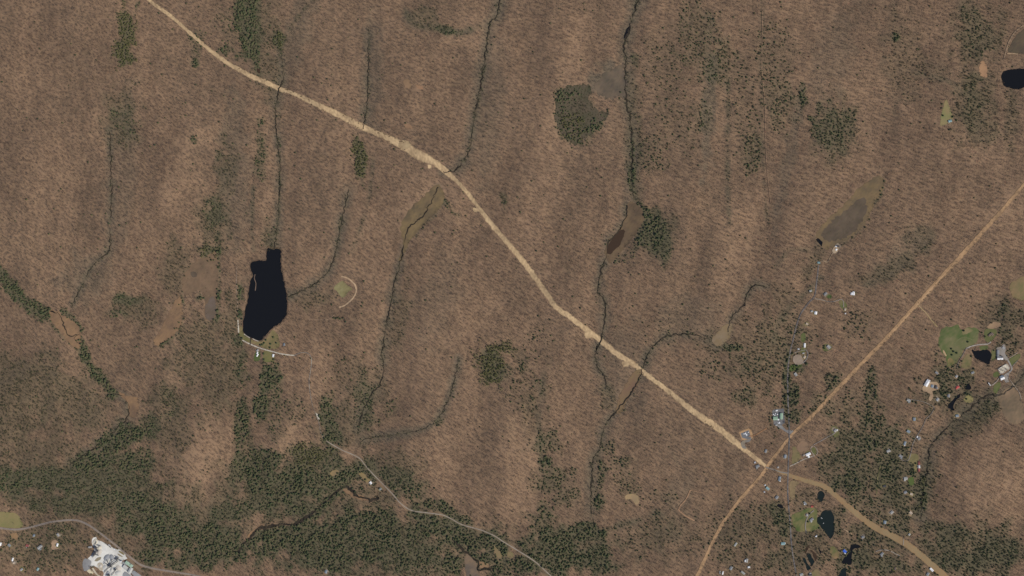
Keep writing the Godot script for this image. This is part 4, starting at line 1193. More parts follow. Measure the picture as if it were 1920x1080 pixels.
		ribbon("river" if wet > 4.0 else "brook", b[2], "river" if wet > 4.0 else "brook", b[0], wet * 0.8, CREEK[0], CREEK[1], 0.45, 2 if wet > 2.5 else 0, "creek_water", 0.7)


func roads() -> void:
	layer = 1.15
	step_up = 0.025
	ribbon("road", "grey brown main road curving past the stone quarry, lower left", "road", [-10, 989, 30, 993, 60, 988, 100, 978, 140, 975, 165, 983, 190, 1000, 215, 1020, 242, 1043, 268, 1061, 310, 1070, 360, 1078, 400, 1086], 3.6, Color(0.19, 0.162, 0.142), Color(0.25, 0.205, 0.165), 0.12, 1, "soil", 1.5)
	ribbon("lane", "pale gravel lane from the dam past the lake garden", "lane", [454, 638, 470, 646, 488, 653, 510, 659, 530, 664, 552, 666.5], 2.0, GRAVEL[0], Color(0.50, 0.46, 0.38), 0.15, 1, "soil", 1.4)
	ribbon("lane", "thin lane turning south through the woods east of the lake", "lane", [552, 666.5, 562, 662, 574, 661, 582, 666, 585, 676, 583, 695, 580, 715, 582, 735, 584, 748], 1.6, Color(0.33, 0.29, 0.235), Color(0.25, 0.21, 0.17), 0.2, 1, "soil", 1.2)
	ribbon("lane", "lane hidden by trees between the lake woods and the river woods", "lane", [584, 748, 588, 765, 594, 778, 598, 790, 603, 814, 614, 828], 1.3, Color(0.25, 0.21, 0.17), Color(0.20, 0.165, 0.13), 0.3, 0)
	area("lane_pullout", "small pale pull-out beside the wooded lane", "lane", [593, 774, 596, 776, 600, 786, 596, 786], GRAVEL[0], Color(0.5, 0.47, 0.40), 1.0)
	ribbon("lane", "pale lane descending to the lower right past the white cottage", "lane", [614, 828, 640, 843, 672, 858, 684, 872, 700, 890, 718, 908, 735, 925, 752, 944, 772, 957, 800, 961, 828, 965, 845, 972, 865, 983, 900, 993, 925, 1003, 945, 1016, 965, 1028, 1000, 1050, 1028, 1075, 1045, 1092], 2.0, Color(0.29, 0.25, 0.205), Color(0.22, 0.185, 0.145), 0.25, 1, "soil", 2.4)
	ribbon("track", "narrow dirt track along the west shore of the big lake", "track", [444, 500, 443, 540, 445, 570, 446, 600], 1.2, Color(0.28, 0.215, 0.16), Color(0.22, 0.16, 0.12), 0.3, 0)
	ribbon("track", "bright gravel turnout at the dam's west end", "track", [445.5, 600, 446.5, 612, 447, 624], 2.4, GRAVEL[0], Color(0.5, 0.46, 0.38), 0.2, 1)
	ribbon("dam_edge", "pale stone edge of the dam, western half", "dam", [457, 626, 462, 630, 468, 633.5], 1.4, Color(0.45, 0.40, 0.32), GRAVEL[1], 0.1, 1)
	ribbon("dam_edge", "pale stone edge of the dam, eastern half", "dam", [473, 635, 478, 637.5, 484, 640], 1.4, Color(0.45, 0.40, 0.32), GRAVEL[1], 0.1, 1)
	ribbon("spillway", "dark spillway notch through the dam", "spillway", [470, 634, 469, 640, 468.5, 647], 1.8, Color(0.04, 0.035, 0.03), Color(0.06, 0.05, 0.04), 0.1, 1)
	ribbon("sand_bar", "thin sandy bar in the lake's western arm", "sand bar", [478, 514, 476.5, 522, 479.5, 532, 478, 545], 1.5, Color(0.16, 0.115, 0.085), Color(0.10, 0.075, 0.06), 0.3, 1)
	ribbon("track", "pale curved track round the square clearing", "track", [640, 518, 652, 522, 664, 532, 668, 544, 664, 556, 656, 565, 646, 573, 636, 576], 2.8, Color(0.42, 0.30, 0.19), Color(0.30, 0.21, 0.135), 0.3, 1, "soil", 1.4)
	ribbon("track", "faint track from the lake woods to the conifer clump", "track", [580, 598, 600, 599, 614, 599, 628, 590], 1.1, Color(0.29, 0.205, 0.14), Color(0.24, 0.17, 0.12), 0.3, 0)
	# right half
	ribbon("road", "grey village road north of the straight orange strip", "road", [1535.5, 497, 1534, 512, 1531, 535, 1527, 556, 1516, 568, 1502, 588, 1494, 610, 1489, 632, 1482, 660, 1478, 690, 1477, 715], 2.4, Color(0.17, 0.152, 0.142), Color(0.145, 0.128, 0.118), 0.15, 1, "soil", 1.2)
	ribbon("road", "grey paved road running straight south through the junction", "road", [1477, 715, 1478, 760, 1480, 806, 1479, 850, 1477.5, 890, 1477, 918, 1479, 950, 1482, 985, 1484, 1020, 1488, 1050, 1496, 1092], 2.3, ASPH[0], ASPH[1], 0.15, 1, "soil", 1.0)
	ribbon("lane", "short paved lane crossing the strip junction", "lane", [1436, 876, 1452, 881, 1464, 885, 1477, 887], 2.4, Color(0.20, 0.175, 0.15), Color(0.26, 0.215, 0.165), 0.15, 1)
	ribbon("drive", "pale drive of the white house complex", "drive", [1481, 874, 1492, 869, 1503, 863, 1512, 859, 1522, 856, 1527, 854], 1.8, Color(0.42, 0.37, 0.30), Color(0.32, 0.27, 0.21), 0.15, 1)
	ribbon("drive", "loop drive round the oval lawn", "drive", [1527, 854, 1521, 846, 1520, 840, 1524, 836, 1530, 840, 1533, 848, 1530, 853], 1.3, Color(0.34, 0.29, 0.23), Color(0.28, 0.24, 0.19), 0.15, 1)
	ribbon("drive", "grey drive from the loop to the pale house in the north-east", "drive", [1525, 834, 1540, 826, 1552, 819, 1560, 815, 1566, 811], 1.6, Color(0.27, 0.24, 0.21), Color(0.21, 0.18, 0.155), 0.2, 1)
	ribbon("track", "orange track from the metering yard to the east", "track", [1404, 818, 1416, 816, 1426, 810, 1438, 803], 2.2, Color(0.30, 0.165, 0.09), Color(0.25, 0.15, 0.09), 0.3, 1)
	ribbon("track", "thin tan track from the orange strip to the big pasture", "track", [1722, 573, 1735, 586, 1748, 602, 1758, 613], 2.4, Color(0.33, 0.24, 0.14), Color(0.23, 0.175, 0.09), 0.3, 1, "soil", 1.6)
	ribbon("lane", "farm drive between pasture and pond", "lane", [1811, 654, 1822, 649, 1838, 646, 1852, 645, 1858, 641], 2.2, Color(0.30, 0.27, 0.235), Color(0.36, 0.32, 0.27), 0.2, 1)
	ribbon("lane", "grey lane running south-west off the farm drive", "lane", [1812, 652, 1806, 664, 1798, 677, 1794, 690], 1.4, Color(0.19, 0.165, 0.14), Color(0.15, 0.13, 0.11), 0.2, 1)
	area("farmyard", "grey farmyard north of the long barn", "yard", [1868, 652, 1876, 650, 1882, 645, 1886, 652, 1884, 662, 1890, 672, 1884, 676, 1880, 668, 1872, 664], Color(0.26, 0.235, 0.21), Color(0.20, 0.18, 0.155), 2.0)
	ribbon("lane", "grey farm lane bending round the riding arena", "lane", [1886, 668, 1890, 676, 1895, 686, 1897, 692, 1892, 698, 1884, 703], 3.0, Color(0.28, 0.26, 0.235), Color(0.23, 0.21, 0.185), 0.12, 1)
	area("farmyard", "grey yard beside the small stable", "yard", [1882, 703, 1892, 698, 1890, 710, 1892, 716, 1886, 718, 1881, 710], Color(0.25, 0.23, 0.205), Color(0.21, 0.19, 0.165), 2.0)
	ribbon("lane", "lane from the stable to the white trailer", "lane", [1882, 704, 1874, 708, 1868, 715, 1860, 722, 1856, 722], 1.8, Color(0.29, 0.25, 0.21), Color(0.24, 0.20, 0.165), 0.2, 1)
	ribbon("lane", "pale lane crossing the brook to the broad brown field", "lane", [1891, 708, 1896, 716, 1904, 726, 1911, 736, 1914, 748], 1.4, Color(0.33, 0.28, 0.22), Color(0.27, 0.22, 0.17), 0.2, 1)
	ribbon("lane", "pale lane on the north side of the paddock", "lane", [1886, 674, 1896, 669, 1908, 661], 1.2, Color(0.34, 0.29, 0.23), Color(0.27, 0.23, 0.18), 0.15, 1)
	ribbon("lane", "grey lane on the south side of the paddock", "lane", [1897, 688, 1903, 681, 1909, 675], 1.1, Color(0.25, 0.22, 0.19), Color(0.2, 0.175, 0.15), 0.15, 1)
	area("yard", "bare tan yard south of the white metal barn", "yard", [1729, 726, 1736, 722, 1744, 716, 1756, 716, 1761, 722, 1760, 730, 1752, 732, 1748, 734, 1750, 744, 1744, 752, 1741, 750, 1743, 738, 1732, 734], Color(0.36, 0.265, 0.17), Color(0.29, 0.20, 0.125), 3.0)
	ribbon("lane", "grey lane through the houses below the tan yard", "lane", [1704, 749, 1716, 750, 1730, 753, 1742, 758, 1752, 764], 1.4, Color(0.25, 0.22, 0.185), Color(0.2, 0.17, 0.14), 0.25, 1)
	ribbon("lane", "village lane running south-west through the east village", "lane", [1752, 764, 1746, 776, 1736, 786, 1730, 800, 1720, 817, 1712, 832, 1708, 850, 1702, 864, 1690, 862], 1.6, Color(0.22, 0.19, 0.165), Color(0.17, 0.145, 0.12), 0.25, 1)
	ribbon("track", "straight grassy cut on the west edge of the east village", "track", [1651, 872, 1648, 886, 1645, 902, 1644, 926], 1.8, Color(0.14, 0.135, 0.06), Color(0.2, 0.17, 0.09), 0.3, 1)
	ribbon("drive", "curved pale drive below the olive strip", "drive", [1642, 1034, 1652, 1031, 1666, 1032, 1677, 1037, 1687, 1042], 1.7, Color(0.30, 0.27, 0.23), Color(0.24, 0.21, 0.175), 0.2, 1)
	ribbon("drive", "short pale crossing over the olive strip", "drive", [1693, 1009, 1693.5, 1015, 1692.5, 1022], 1.5, Color(0.31, 0.26, 0.21), Color(0.26, 0.22, 0.17), 0.1, 0)
	ribbon("drive", "winding drive on the northern lane", "drive", [1528, 560, 1540, 562, 1556, 566, 1568, 564, 1577, 561, 1581, 566, 1581, 576], 1.4, Color(0.28, 0.25, 0.21), Color(0.23, 0.20, 0.165), 0.2, 1)
	ribbon("drive", "tan drive to the house by the oval bog", "drive", [1536, 493, 1544, 489, 1552, 491, 1558, 480, 1563, 472], 1.3, Color(0.33, 0.26, 0.175), Color(0.27, 0.20, 0.135), 0.2, 1)
	area("yard", "pale sandy yard by the oval bog", "yard", [1560, 470, 1564, 462, 1572, 462, 1570, 472, 1562, 476], Color(0.38, 0.30, 0.205), Color(0.27, 0.2, 0.135), 2.0)
	area("yard", "tan gravel yard above the dark green bank", "yard", [1487, 676, 1490, 666, 1500, 664, 1504, 670, 1507, 680, 1493, 684], Color(0.31, 0.25, 0.19), Color(0.235, 0.185, 0.14), 3.0)
	ribbon("drive", "grey drive above the tan gravel yard", "drive", [1486, 664, 1494, 660, 1504, 657, 1512, 656], 1.2, Color(0.27, 0.24, 0.20), Color(0.22, 0.19, 0.16), 0.2, 1)
	ribbon("drive", "grey drive curving down beside the tan gravel yard", "drive", [1512, 656, 1515, 664, 1512, 674, 1505, 681], 1.8, Color(0.22, 0.20, 0.18), Color(0.18, 0.16, 0.14), 0.2, 1)
	ribbon("sand_strip", "thin sandy streak in the woods east of the wedge pond", "clearing", [1582, 991, 1588, 996, 1597, 1002], 1.8, Color(0.40, 0.29, 0.185), Color(0.30, 0.22, 0.145), 0.3, 1)
	ribbon("drive", "pale lane round the west yards of the wedge pond lawn", "drive", [1512, 1000, 1510, 988, 1512, 975, 1518, 964, 1526, 957], 1.8, Color(0.24, 0.215, 0.185), Color(0.19, 0.165, 0.14), 0.25, 1)
	ribbon("track", "pale bank along the drained basin in the upper right corner", "track", [1882, 112, 1886, 96, 1892, 78, 1903, 60, 1918, 48], 2.6, Color(0.27, 0.195, 0.125), Color(0.22, 0.155, 0.105), 0.3, 1)
	ribbon("sand_strip", "bright sandy bank at the foot of the drained basin", "clearing", [1888, 101, 1896, 100, 1908, 102], 2.4, Color(0.36, 0.255, 0.155), Color(0.28, 0.20, 0.12), 0.3, 1)
	ribbon("track", "orange edge track of the abandoned plot, west side", "track", [1294, 918, 1286, 935, 1275, 948, 1272, 956], 2.4, Color(0.33, 0.205, 0.125), Color(0.25, 0.16, 0.10), 0.3, 1, "soil", 1.5)
	ribbon("track", "orange edge track of the abandoned plot, south side", "track", [1272, 956, 1284, 966, 1302, 976], 2.4, Color(0.33, 0.205, 0.125), Color(0.25, 0.16, 0.10), 0.3, 1, "soil", 1.5)
	ribbon("track", "faint orange edge track of the abandoned plot, north side", "track", [1294, 918, 1310, 922, 1326, 924], 1.6, Color(0.27, 0.175, 0.11), Color(0.21, 0.14, 0.09), 0.4, 1, "soil", 1.5)
	ribbon("track", "long pale seam through the woods in the upper right", "track", [1430, 10, 1428, 120, 1434, 200, 1437, 300, 1445, 380], 1.2, Color(0.30, 0.2, 0.13), Color(0.22, 0.15, 0.1), 0.5, 1, "soil", 1.2)


func houses() -> void:
	# horse farm and its neighbours
	building("barn", "long white metal barn on the bare tan yard", "barn", 1738, 718, 26, 12.5, 60, "white_metal", {h = 5.0, chimney = false, ridge = true, wall = "white_metal"})
	building("house", "greenish grey house between the white barn and a darker house", "house", 1747.8, 724, 10, 9, 80, "blue_grey_roof")
	building("house", "dark grey house on the east side of the tan barn yard", "house", 1754, 725.5, 13, 8, 75, "dark_roof", {wing = [6, 5, -2, 5.5, "grey_roof"]})
	building("house", "bright red roofed house west of the small diamond pond", "house", 1795.7, 725.7, 10, 8, 20, "red_roof", {wing = [5, 5, -6, 3, "red_roof"]})
	building("house", "small pale house in a yellowed yard north of the red roof", "house", 1793, 705.5, 9, 7, 50, "pale_roof")
	building("house", "grey house on the lawn above the white metal barn", "house", 1756, 699, 11, 7, -40, "grey_roof")
	building("house", "grey house between the red roof and the horse farm", "house", 1823, 698.5, 11, 7, 25, "grey_roof")
	building("house", "pale grey house at the lower end of the tan yard drive", "house", 1757.5, 749, 11, 8, 60, "pale_roof")
	building("house", "pale house at the west end of the grey lane", "house", 1703.6, 750.5, 13, 9, -20, "pale_roof", {wing = [7, 6, 4, 6, "grey_roof"]})
	building("house", "blue grey house alone in a green yard, west of the village lane", "house", 1714, 786, 11, 9, 90, "blue_grey_roof")
	building("house", "blue grey house on the tan yard south of the narrow black pond", "house", 1794.5, 779.5, 11, 8, 10, "blue_grey_roof")
	building("house", "grey house among conifers west of the narrow black pond", "house", 1778.5, 742, 11, 8, 80, "grey_roof")
	building("farmhouse", "long brown farmhouse on the green lawn above the farm pond", "farmhouse", 1857, 627, 17, 6.5, 40, "brown_roof", {wing = [8, 6, 6, 5.5, "brown_roof"]})
	building("barn", "long grey barn with a bright white south roof slope beside the farm pond", "barn", 1874.5, 671, 21, 13, 0, "white_metal", {h = 5.0, roof2 = "grey_roof", chimney = false, slopes = ["grey north roof slope", "white south roof slope"], wing = [24, 8, -7.5, -17, "grey_roof", 1]})
	building("stable", "small stable, half grey and half white roof, below the riding arena", "stable", 1878, 708, 15, 15, 24, "white_metal", {h = 4.5, roof2 = "blue_grey_roof", chimney = false, slopes = ["blue grey north roof slope", "white south roof slope"]})
	building("house", "pale grey garage building on the farmyard's north side", "garage", 1881, 652.5, 9, 7, -40, "pale_roof", {chimney = false})
	arena()
	trailer()
	# east village
	building("house", "pale grey house topmost on the west side of the village lane", "house", 1703, 809, 12, 9, -30, "blue_grey_roof")
	building("house", "slate house with a white porch west of the village lane", "house", 1696.5, 831, 13, 7, 70, "blue_grey_roof", {wing = [4, 3, -7, 2, "white_metal"]})
	building("house", "dark house with a pale shed, east of the village lane", "house", 1723, 822, 10, 8, 50, "grey_roof")
	building("shed", "white shed at the lane by the dark house", "shed", 1720, 819, 5, 4, 60, "white_metal", {h = 2.6, chimney = false})
	building("house", "light grey house at the north-west corner of the village", "house", 1665.6, 845.5, 13, 8, 20, "pale_roof")
	building("house", "grey house on an orange yard in the middle of the village", "house", 1689, 855.5, 12, 8, -30, "grey_roof", {wing = [6, 5, 5, 5, "grey_roof"]})
	long_barn()
	building("house", "pale roofed house beside a vivid green lawn", "house", 1698, 897, 13, 10, 10, "pale_roof", {wing = [6, 5, -4, 6.5, "pale_roof"]})
	building("house", "dark house with a pale drive at the south end of the grassy cut", "house", 1658.5, 911.5, 11, 8, 15, "dark_roof")
	building("house", "silver grey house set diagonally in the south of the village", "house", 1672, 960.5, 11, 8, 45, "pale_roof")
	building("house", "slate house just above the olive strip", "house", 1659, 979, 11, 9, 80, "blue_grey_roof")
	building("house", "brownish grey house east of the diagonal silver one", "house", 1707.5, 961.5, 11, 8, -45, "tan_roof")
	building("house", "grey house in the trees south of the vivid green lawn", "house", 1697.5, 923, 11, 8, 30, "grey_roof")
	building("house", "pale brown house east of the grey one in the trees", "house", 1709, 926.5, 10, 7, -20, "tan_roof")
	building("house", "small grey house near the strip crossing", "house", 1704, 1001.5, 8, 6, 50, "pale_roof")
	building("house", "grey house inside the curved pale drive", "house", 1653, 1038.5, 13, 8, 45, "grey_roof", {wing = [6, 5, -5, 5, "grey_roof"]})
	building("house", "small reddish grey house near the bottom edge below the curved drive", "house", 1678, 1066, 10, 7, 80, "brown_roof")
	building("house", "long white house at the bottom right end of the olive strip", "house", 1746, 1067.5, 15, 7, -45, "white_metal")
	building("house", "grey house southwest of the long white one at the strip end", "house", 1739, 1076, 12, 8, 60, "grey_roof")
	building("house", "light house on the wooded lane right of the curved drive", "house", 1618, 1007, 10, 7, 20, "grey_roof")
	# junction
	building("house", "main white building of the complex by the oval lawn", "house", 1514.8, 851.4, 18, 8.5, 25, "white_metal", {h = 4.2, wing = [9, 6, -2, 8, "white_metal", 1]})
	building("garage", "tan roofed garage at the west end of the white complex", "garage", 1507, 853.6, 8, 6, 25, "tan_roof", {chimney = false})
	building("house", "pale house at the north-east end of the grey drive", "house", 1566, 807, 11, 8, 40, "pale_roof", {wing = [5, 4, 6, 3, "white_metal"]})
	building("house", "dark grey house in the triangle between the two strips", "house", 1435.6, 845.5, 12, 7, 70, "grey_roof")
	building("house", "slate house in the trees left of the paved road", "house", 1471.8, 855.5, 12, 8, 80, "blue_grey_roof")
	building("house", "grey house in the yard just left of the strip crossing", "house", 1420, 874, 14, 9, 20, "grey_roof", {wing = [6, 5, -5, 6, "pale_roof"]})
	building("shed", "white shed on the small lawn left of the strip crossing", "shed", 1415.5, 867, 6, 5, 30, "white_metal", {h = 2.6, chimney = false})
	building("house", "blue grey house below the short paved lane", "house", 1461.4, 897.5, 16, 8, 80, "blue_grey_roof", {wing = [5, 4, -7, 3, "white_metal"]})
	building("shed", "small grey shed above the short paved lane", "shed", 1458.5, 876, 6, 5, 60, "pale_roof", {h = 2.6, chimney = false})
	building("house", "pale green roofed house with two sheds, west of the paved road", "house", 1439, 915.5, 13, 8, -40, "teal_tarp")
	building("shed", "white shed north of the pale green roofed house", "shed", 1434.5, 909.5, 5, 4, 20, "white_metal", {h = 2.6, chimney = false})
	building("shed", "white shed south of the pale green roofed house", "shed", 1433, 922.5, 5, 4, -20, "white_metal", {h = 2.6, chimney = false})
	building("house", "grey house above the tiny black pond", "house", 1456.5, 932.5, 12, 9, 50, "grey_roof")
	building("house", "grey and white house in the trees left of the small green pond", "house", 1509.4, 943.5, 12, 7, -50, "grey_roof", {wing = [4, 3, 2, 4, "white_metal"]})
	building("shed", "red roofed shed at the north end of the wedge pond lawn", "shed", 1522.5, 949.5, 8, 6, 10, "red_roof", {h = 2.8, chimney = false})
	building("house", "grey house on the west bank of the wedge pond", "house", 1521.5, 974, 14, 8, 35, "grey_roof", {wing = [6, 5, -5, 5.5, "pale_roof"]})
	building("house", "small white house on the lane of the wedge pond lawn", "house", 1513, 965.5, 8, 6, 70, "pale_roof")
	floats()
	building("house", "teal grey house left of the fish ponds", "house", 1468, 1019, 14, 9, 5, "teal_tarp", {wing = [5, 5, 6, -1, "white_metal"]})
	building("shed", "narrow white shed north of the fish ponds", "shed", 1530.6, 1005, 10, 4, 45, "white_metal", {h = 2.8, chimney = false})
	building("house", "house with a bright blue roof above the crooked black pond", "house", 1583.7, 1033.6, 12, 9, -45, "blue_tarp", {wing = [5, 4, 6, 4, "white_metal"]})
	building("house", "silver house at the bottom edge below the fish ponds, left one", "house", 1502.5, 1077, 12, 8, 20, "pale_roof")
	building("house", "dark house at the bottom edge below the fish ponds, right one", "house", 1519, 1077.5, 11, 7, 5, "dark_roof", {wing = [6, 4, 1, -5, "pale_roof"]})
	# west of the paved road, bottom
	building("house", "silver grey house furthest up in the bottom centre-right woods", "house", 1379, 1020.5, 15, 6, 55, "pale_roof")
	building("house", "whitish house with two wings near the bottom edge", "house", 1400, 1050.5, 14, 8, 80, "pale_roof", {wing = [8, 5, -3, -5, "white_metal"]})
	building("garage", "white garage just south of the two-winged house", "garage", 1403.7, 1063, 8, 6, 10, "white_metal", {chimney = false})
	building("house", "grey house left of the two-winged white one", "house", 1370.4, 1065, 13, 9, 60, "grey_roof")
	building("trailer_home", "cream trailer home at the bottom edge", "trailer home", 1349.5, 1073, 11, 4, 85, "pale_roof", {h = 3.0, chimney = false})
	building("trailer_home", "white trailer home beside the cream one at the bottom edge", "trailer home", 1354.8, 1074, 12, 4.5, 75, "white_metal", {h = 3.0, chimney = false})
	building("house", "long grey house at the bottom edge below the two-winged house", "house", 1392.6, 1073.5, 16, 7, -35, "pale_roof")
	# north lane
	building("house", "bright white house alone in the woods right of the northern drive", "house", 1599.6, 550, 13, 8, 85, "white_metal", {h = 4.4, wing = [8, 7, -2.5, -7, "white_metal"]})
	building("house", "grey house on the yellowish lawn of the northern lane", "house", 1547.5, 551, 13, 7, 45, "grey_roof")
	building("house", "pale house left of the village road's north end", "house", 1520, 545.5, 9, 6, 20, "pale_roof")
	building("house", "dark roofed house on the shore of the oval bog", "house", 1571, 461.5, 10, 6, -15, "dark_roof", {wing = [5, 4, -6, 3, "white_metal"]})
	building("shed", "pale shed on the sandy yard of the oval bog", "shed", 1568, 468, 6, 5, 40, "white_metal", {h = 2.8, chimney = false})
	building("shed", "teal roofed shed at the end of the village road", "shed", 1535.5, 492.5, 9, 7, 5, "teal_tarp", {h = 3.0, chimney = false})
	building("house", "bright white house beside a smaller pale one below the northern drive", "house", 1529.3, 586.7, 10, 9, 80, "white_metal", {h = 4.0})
	building("garage", "small pale garage left of the bright white house", "garage", 1522, 583.6, 8, 6, 10, "pale_roof", {chimney = false})
	building("house", "pinkish white house at the end of the winding drive", "house", 1583.8, 580.4, 8, 6, 75, "tan_roof")
	building("shed", "tiny white shed below the pinkish white house", "shed", 1584.5, 587.5, 4, 4, 0, "white_metal", {h = 2.4, chimney = false})
	building("house", "narrow white house between two small lawns", "house", 1508.8, 647.5, 15, 6, 85, "white_metal")
	building("shed", "white shed left of the narrow white house", "shed", 1497.4, 654.8, 6, 5, 15, "white_metal", {h = 2.6, chimney = false})
	building("house", "grey white house alone in the woods between village road and orange strip", "house", 1553, 650.4, 13, 8, -45, "pale_roof")
	building("house", "pinkish grey house beside the tan gravel yard", "house", 1508.5, 669.5, 9, 7, 60, "tan_roof")
	building("shed", "grey shed on the small lawn above the tan gravel yard", "shed", 1506.4, 662.3, 7, 4, 5, "pale_roof", {h = 2.6, chimney = false})
	building("house", "grey white house below the dark green bank", "house", 1492, 702, 12, 9, -55, "pale_roof")
	building("house", "small brownish house north of the gravel yard lawns", "house", 1513, 607.4, 8, 6, -30, "tan_roof")
	building("house", "teal grey house in the triangular clearing, upper right", "house", 1779.8, 227.7, 12, 8, 15, "teal_tarp")
	# the lake and the south
	building("barn", "small white barn on the square lawn south of the lake road", "barn", 512.6, 666.8, 10, 6.5, 85, "white_metal", {h = 4.2, chimney = false, wall = "green_roof"})
	building("shed", "long white shed in the garden south of the dam", "shed", 482.8, 666, 11, 4, 60, "white_metal", {h = 2.6, chimney = false})
	building("shed", "second white shed in the garden, nearer the dam", "shed", 482.4, 661.8, 7, 3.5, 60, "white_metal", {h = 2.6, chimney = false})
	building("house", "grey house at the north end of the garden south of the dam", "house", 482.8, 657, 9, 6, 50, "pale_roof")
	building("shed", "grey shed among bare trees east of the lake lawn", "shed", 532.7, 646, 9, 7, 80, "blue_grey_roof", {h = 2.8, chimney = false})
	building("house", "white cottage between the pale lane and the river meadow", "house", 695, 905.5, 9, 7, -60, "white_metal")
	building("house", "grey cottage beside a conifer on the pale lane", "house", 713, 917, 9, 7, 40, "grey_roof")
	building("house", "grey house in a yellow clearing at the bottom edge, left of centre", "house", 611.5, 1071.5, 11, 8, 70, "blue_grey_roof")
	# lower left
	building("house", "red roofed house in the lower left woods", "house", 51, 1023.5, 11, 8, -15, "dull_red_roof", {wing = [5, 5, 0, 6.5, "pale_roof"]})
	building("house", "large grey house with several roofs, lower left", "house", 75, 1025.5, 20, 9, 38, "pale_roof", {h = 4.4, wing = [10, 7, -3, 7, "grey_roof"]})
	building("house", "pale house below the main road near the olive lawn, lower left", "house", 110, 1002.5, 10, 7, -60, "pale_roof")
	building("house", "white house on the tan yard, lower left", "house", 108.5, 1021, 11, 6, 75, "white_metal")
	building("house", "slate house in the woods just below the main road", "house", 63.5, 1004, 9, 7, 60, "blue_grey_roof")
	building("house", "dark slate house at the orange clearing, lower left", "house", 17.5, 1022.5, 11, 9, -50, "grey_roof")
	building("house", "narrow white house above a tan one, lower left", "house", 23.5, 1049, 12, 5, 75, "white_metal")
	building("house", "tan house below the narrow white one, lower left", "house", 26, 1055, 8, 7, 20, "tan_roof")
	building("house", "white and grey house near the bottom edge, lower left", "house", 40, 1068, 11, 7, 40, "pale_roof")
	building("house", "green grey house near the bottom edge left of the quarry", "house", 71, 1067, 10, 7, 60, "teal_tarp")
	building("house", "white house cut by the left edge, lower left", "house", 1, 1020, 11, 7, 80, "white_metal")


func arena() -> void:
	var c := mp(1881.7, 691.4)
	var turn := deg_to_rad(30.0)
	var t := base("riding_arena", "oblong sand riding arena with a white rail", "riding arena", Vector3(c.x, ground(c.x, c.y) + layer + 0.05, c.y), turn)
	var outline := [Vector2(-19, -10), Vector2(15, -11), Vector2(19, -8), Vector2(20, 6), Vector2(17, 10), Vector2(-15, 11), Vector2(-19, 8)]
	var st := begin()
	for i in outline.size():
		var p: Vector2 = outline[i]
		var q: Vector2 = outline[(i + 1) % outline.size()]
		tri(st, Vector3(0, 0.25, 0), Vector3(p.x, 0.25, p.y), Vector3(q.x, 0.25, q.y))
		quad(st, Vector3(p.x, 0.25, p.y), Vector3(q.x, 0.25, q.y), Vector3(q.x, -0.8, q.y), Vector3(p.x, -0.8, p.y))
	put("sand_surface", mesh_of(st, M.sand), t)
	for i in outline.size():
		var p: Vector2 = outline[i] * 1.08
		var q: Vector2 = outline[(i + 1) % outline.size()] * 1.08
		st = begin()
		for y in [0.8, 1.5]:
			add_bar(st, Vector3(p.x, y, p.y), Vector3(q.x, y, q.y), 0.45, 0.4)
		var rail := put("rail", mesh_of(st, M.fence_white), t)
		var n := int(p.distance_to(q) / 5.0) + 1
		for k in n:
			var s: Vector2 = p.lerp(q, float(k) / n)
			st = begin()
			add_box(st, Vector3(s.x, 0.6, s.y), Vector3(0.5, 2.6, 0.5))
			put("post", mesh_of(st, M.fence_white), rail)


func trailer() -> void:
	var p := mp(1854, 720)
	var t := base("trailer", "long white trailer parked at the end of the farm lane", "trailer", Vector3(p.x, ground(p.x, p.y) + layer, p.y), deg_to_rad(-58.0))
	var st := begin()
	add_box(st, Vector3(0, 2.3, 0), Vector3(12.5, 2.8, 2.6))
	put("box", mesh_of(st, M.white_metal), t)
	st = begin()
	add_bar(st, Vector3(6.0, 0.8, 0), Vector3(8.6, 0.8, 0), 0.3, 0.3)
	put("drawbar", mesh_of(st, M.steel), t)
	for s in [-1, 1]:
		for x in [-1.2, 0.4]:
			st = begin()
			add_cyl(st, Vector3.ZERO, 0.5, 0.5, 0.35, 8)
			var w := put("wheel", mesh_of(st, M.dark_roof), t)
			w.position = Vector3(x, 0.5, 1.1 * s)
			w.rotation.x = PI / 2.0 * s


func floats() -> void:
	for f in [[1540.5, 971.5, 7.0, -40.0, "small pale jetty on the west side of the wedge pond", "jetty"], [1544, 981, 4.0, 10.0, "small square float in the middle of the wedge pond", "float"]]:
		var p := mp(f[0], f[1])
		var y: float = water_list[6][4] + 0.7
		var t := base(f[5], f[4], f[5], Vector3(p.x, y, p.y), deg_to_rad(f[3]))
		var st := begin()
		add_box(st, Vector3(0, 0.5, 0), Vector3(f[2], 0.25, 2.6))
		put("deck", mesh_of(st, M.pale_roof), t)
		for s in [-0.4, 0.4]:
			st = begin()
			add_box(st, Vector3(f[2] * s, -0.2, 0), Vector3(0.5, 1.2, 2.2))
			put("support", mesh_of(st, M.steel), t)


func long_barn() -> void:
	var p := mp(1723, 875)
	var t := base("barn", "very long narrow red barn with a white middle, standing north to south", "barn", Vector3(p.x, ground(p.x, p.y) + 0.1, p.y), PI / 2.0 - 0.02)
	var st := begin()
	wall_shape(st, 40, 6.5, 3.4, 1.8)
	put("wall", mesh_of(st, M.siding), t)
	for s in [[-13.5, 13.0, "dull_red_roof", "dull red roof end"], [0.0, 9.0, "white_metal", "white roof middle"], [13.5, 13.0, "dull_red_roof", "dull red roof end"]]:
		st = begin()
		gable(st, s[1], 6.5 if s[0] != 0.0 else 9.0, 3.4, 1.9 if s[0] != 0.0 else 2.6)
		var r := put("roof", mesh_of(st, M[s[2]]), t)
		r.position.x = s[0]
		r.set_meta("label", s[3])
	st = begin()
	add_box(st, Vector3(0, 1.4, 3.35), Vector3(3.0, 2.8, 0.12))
	put("door", mesh_of(st, M.dark_roof), t)


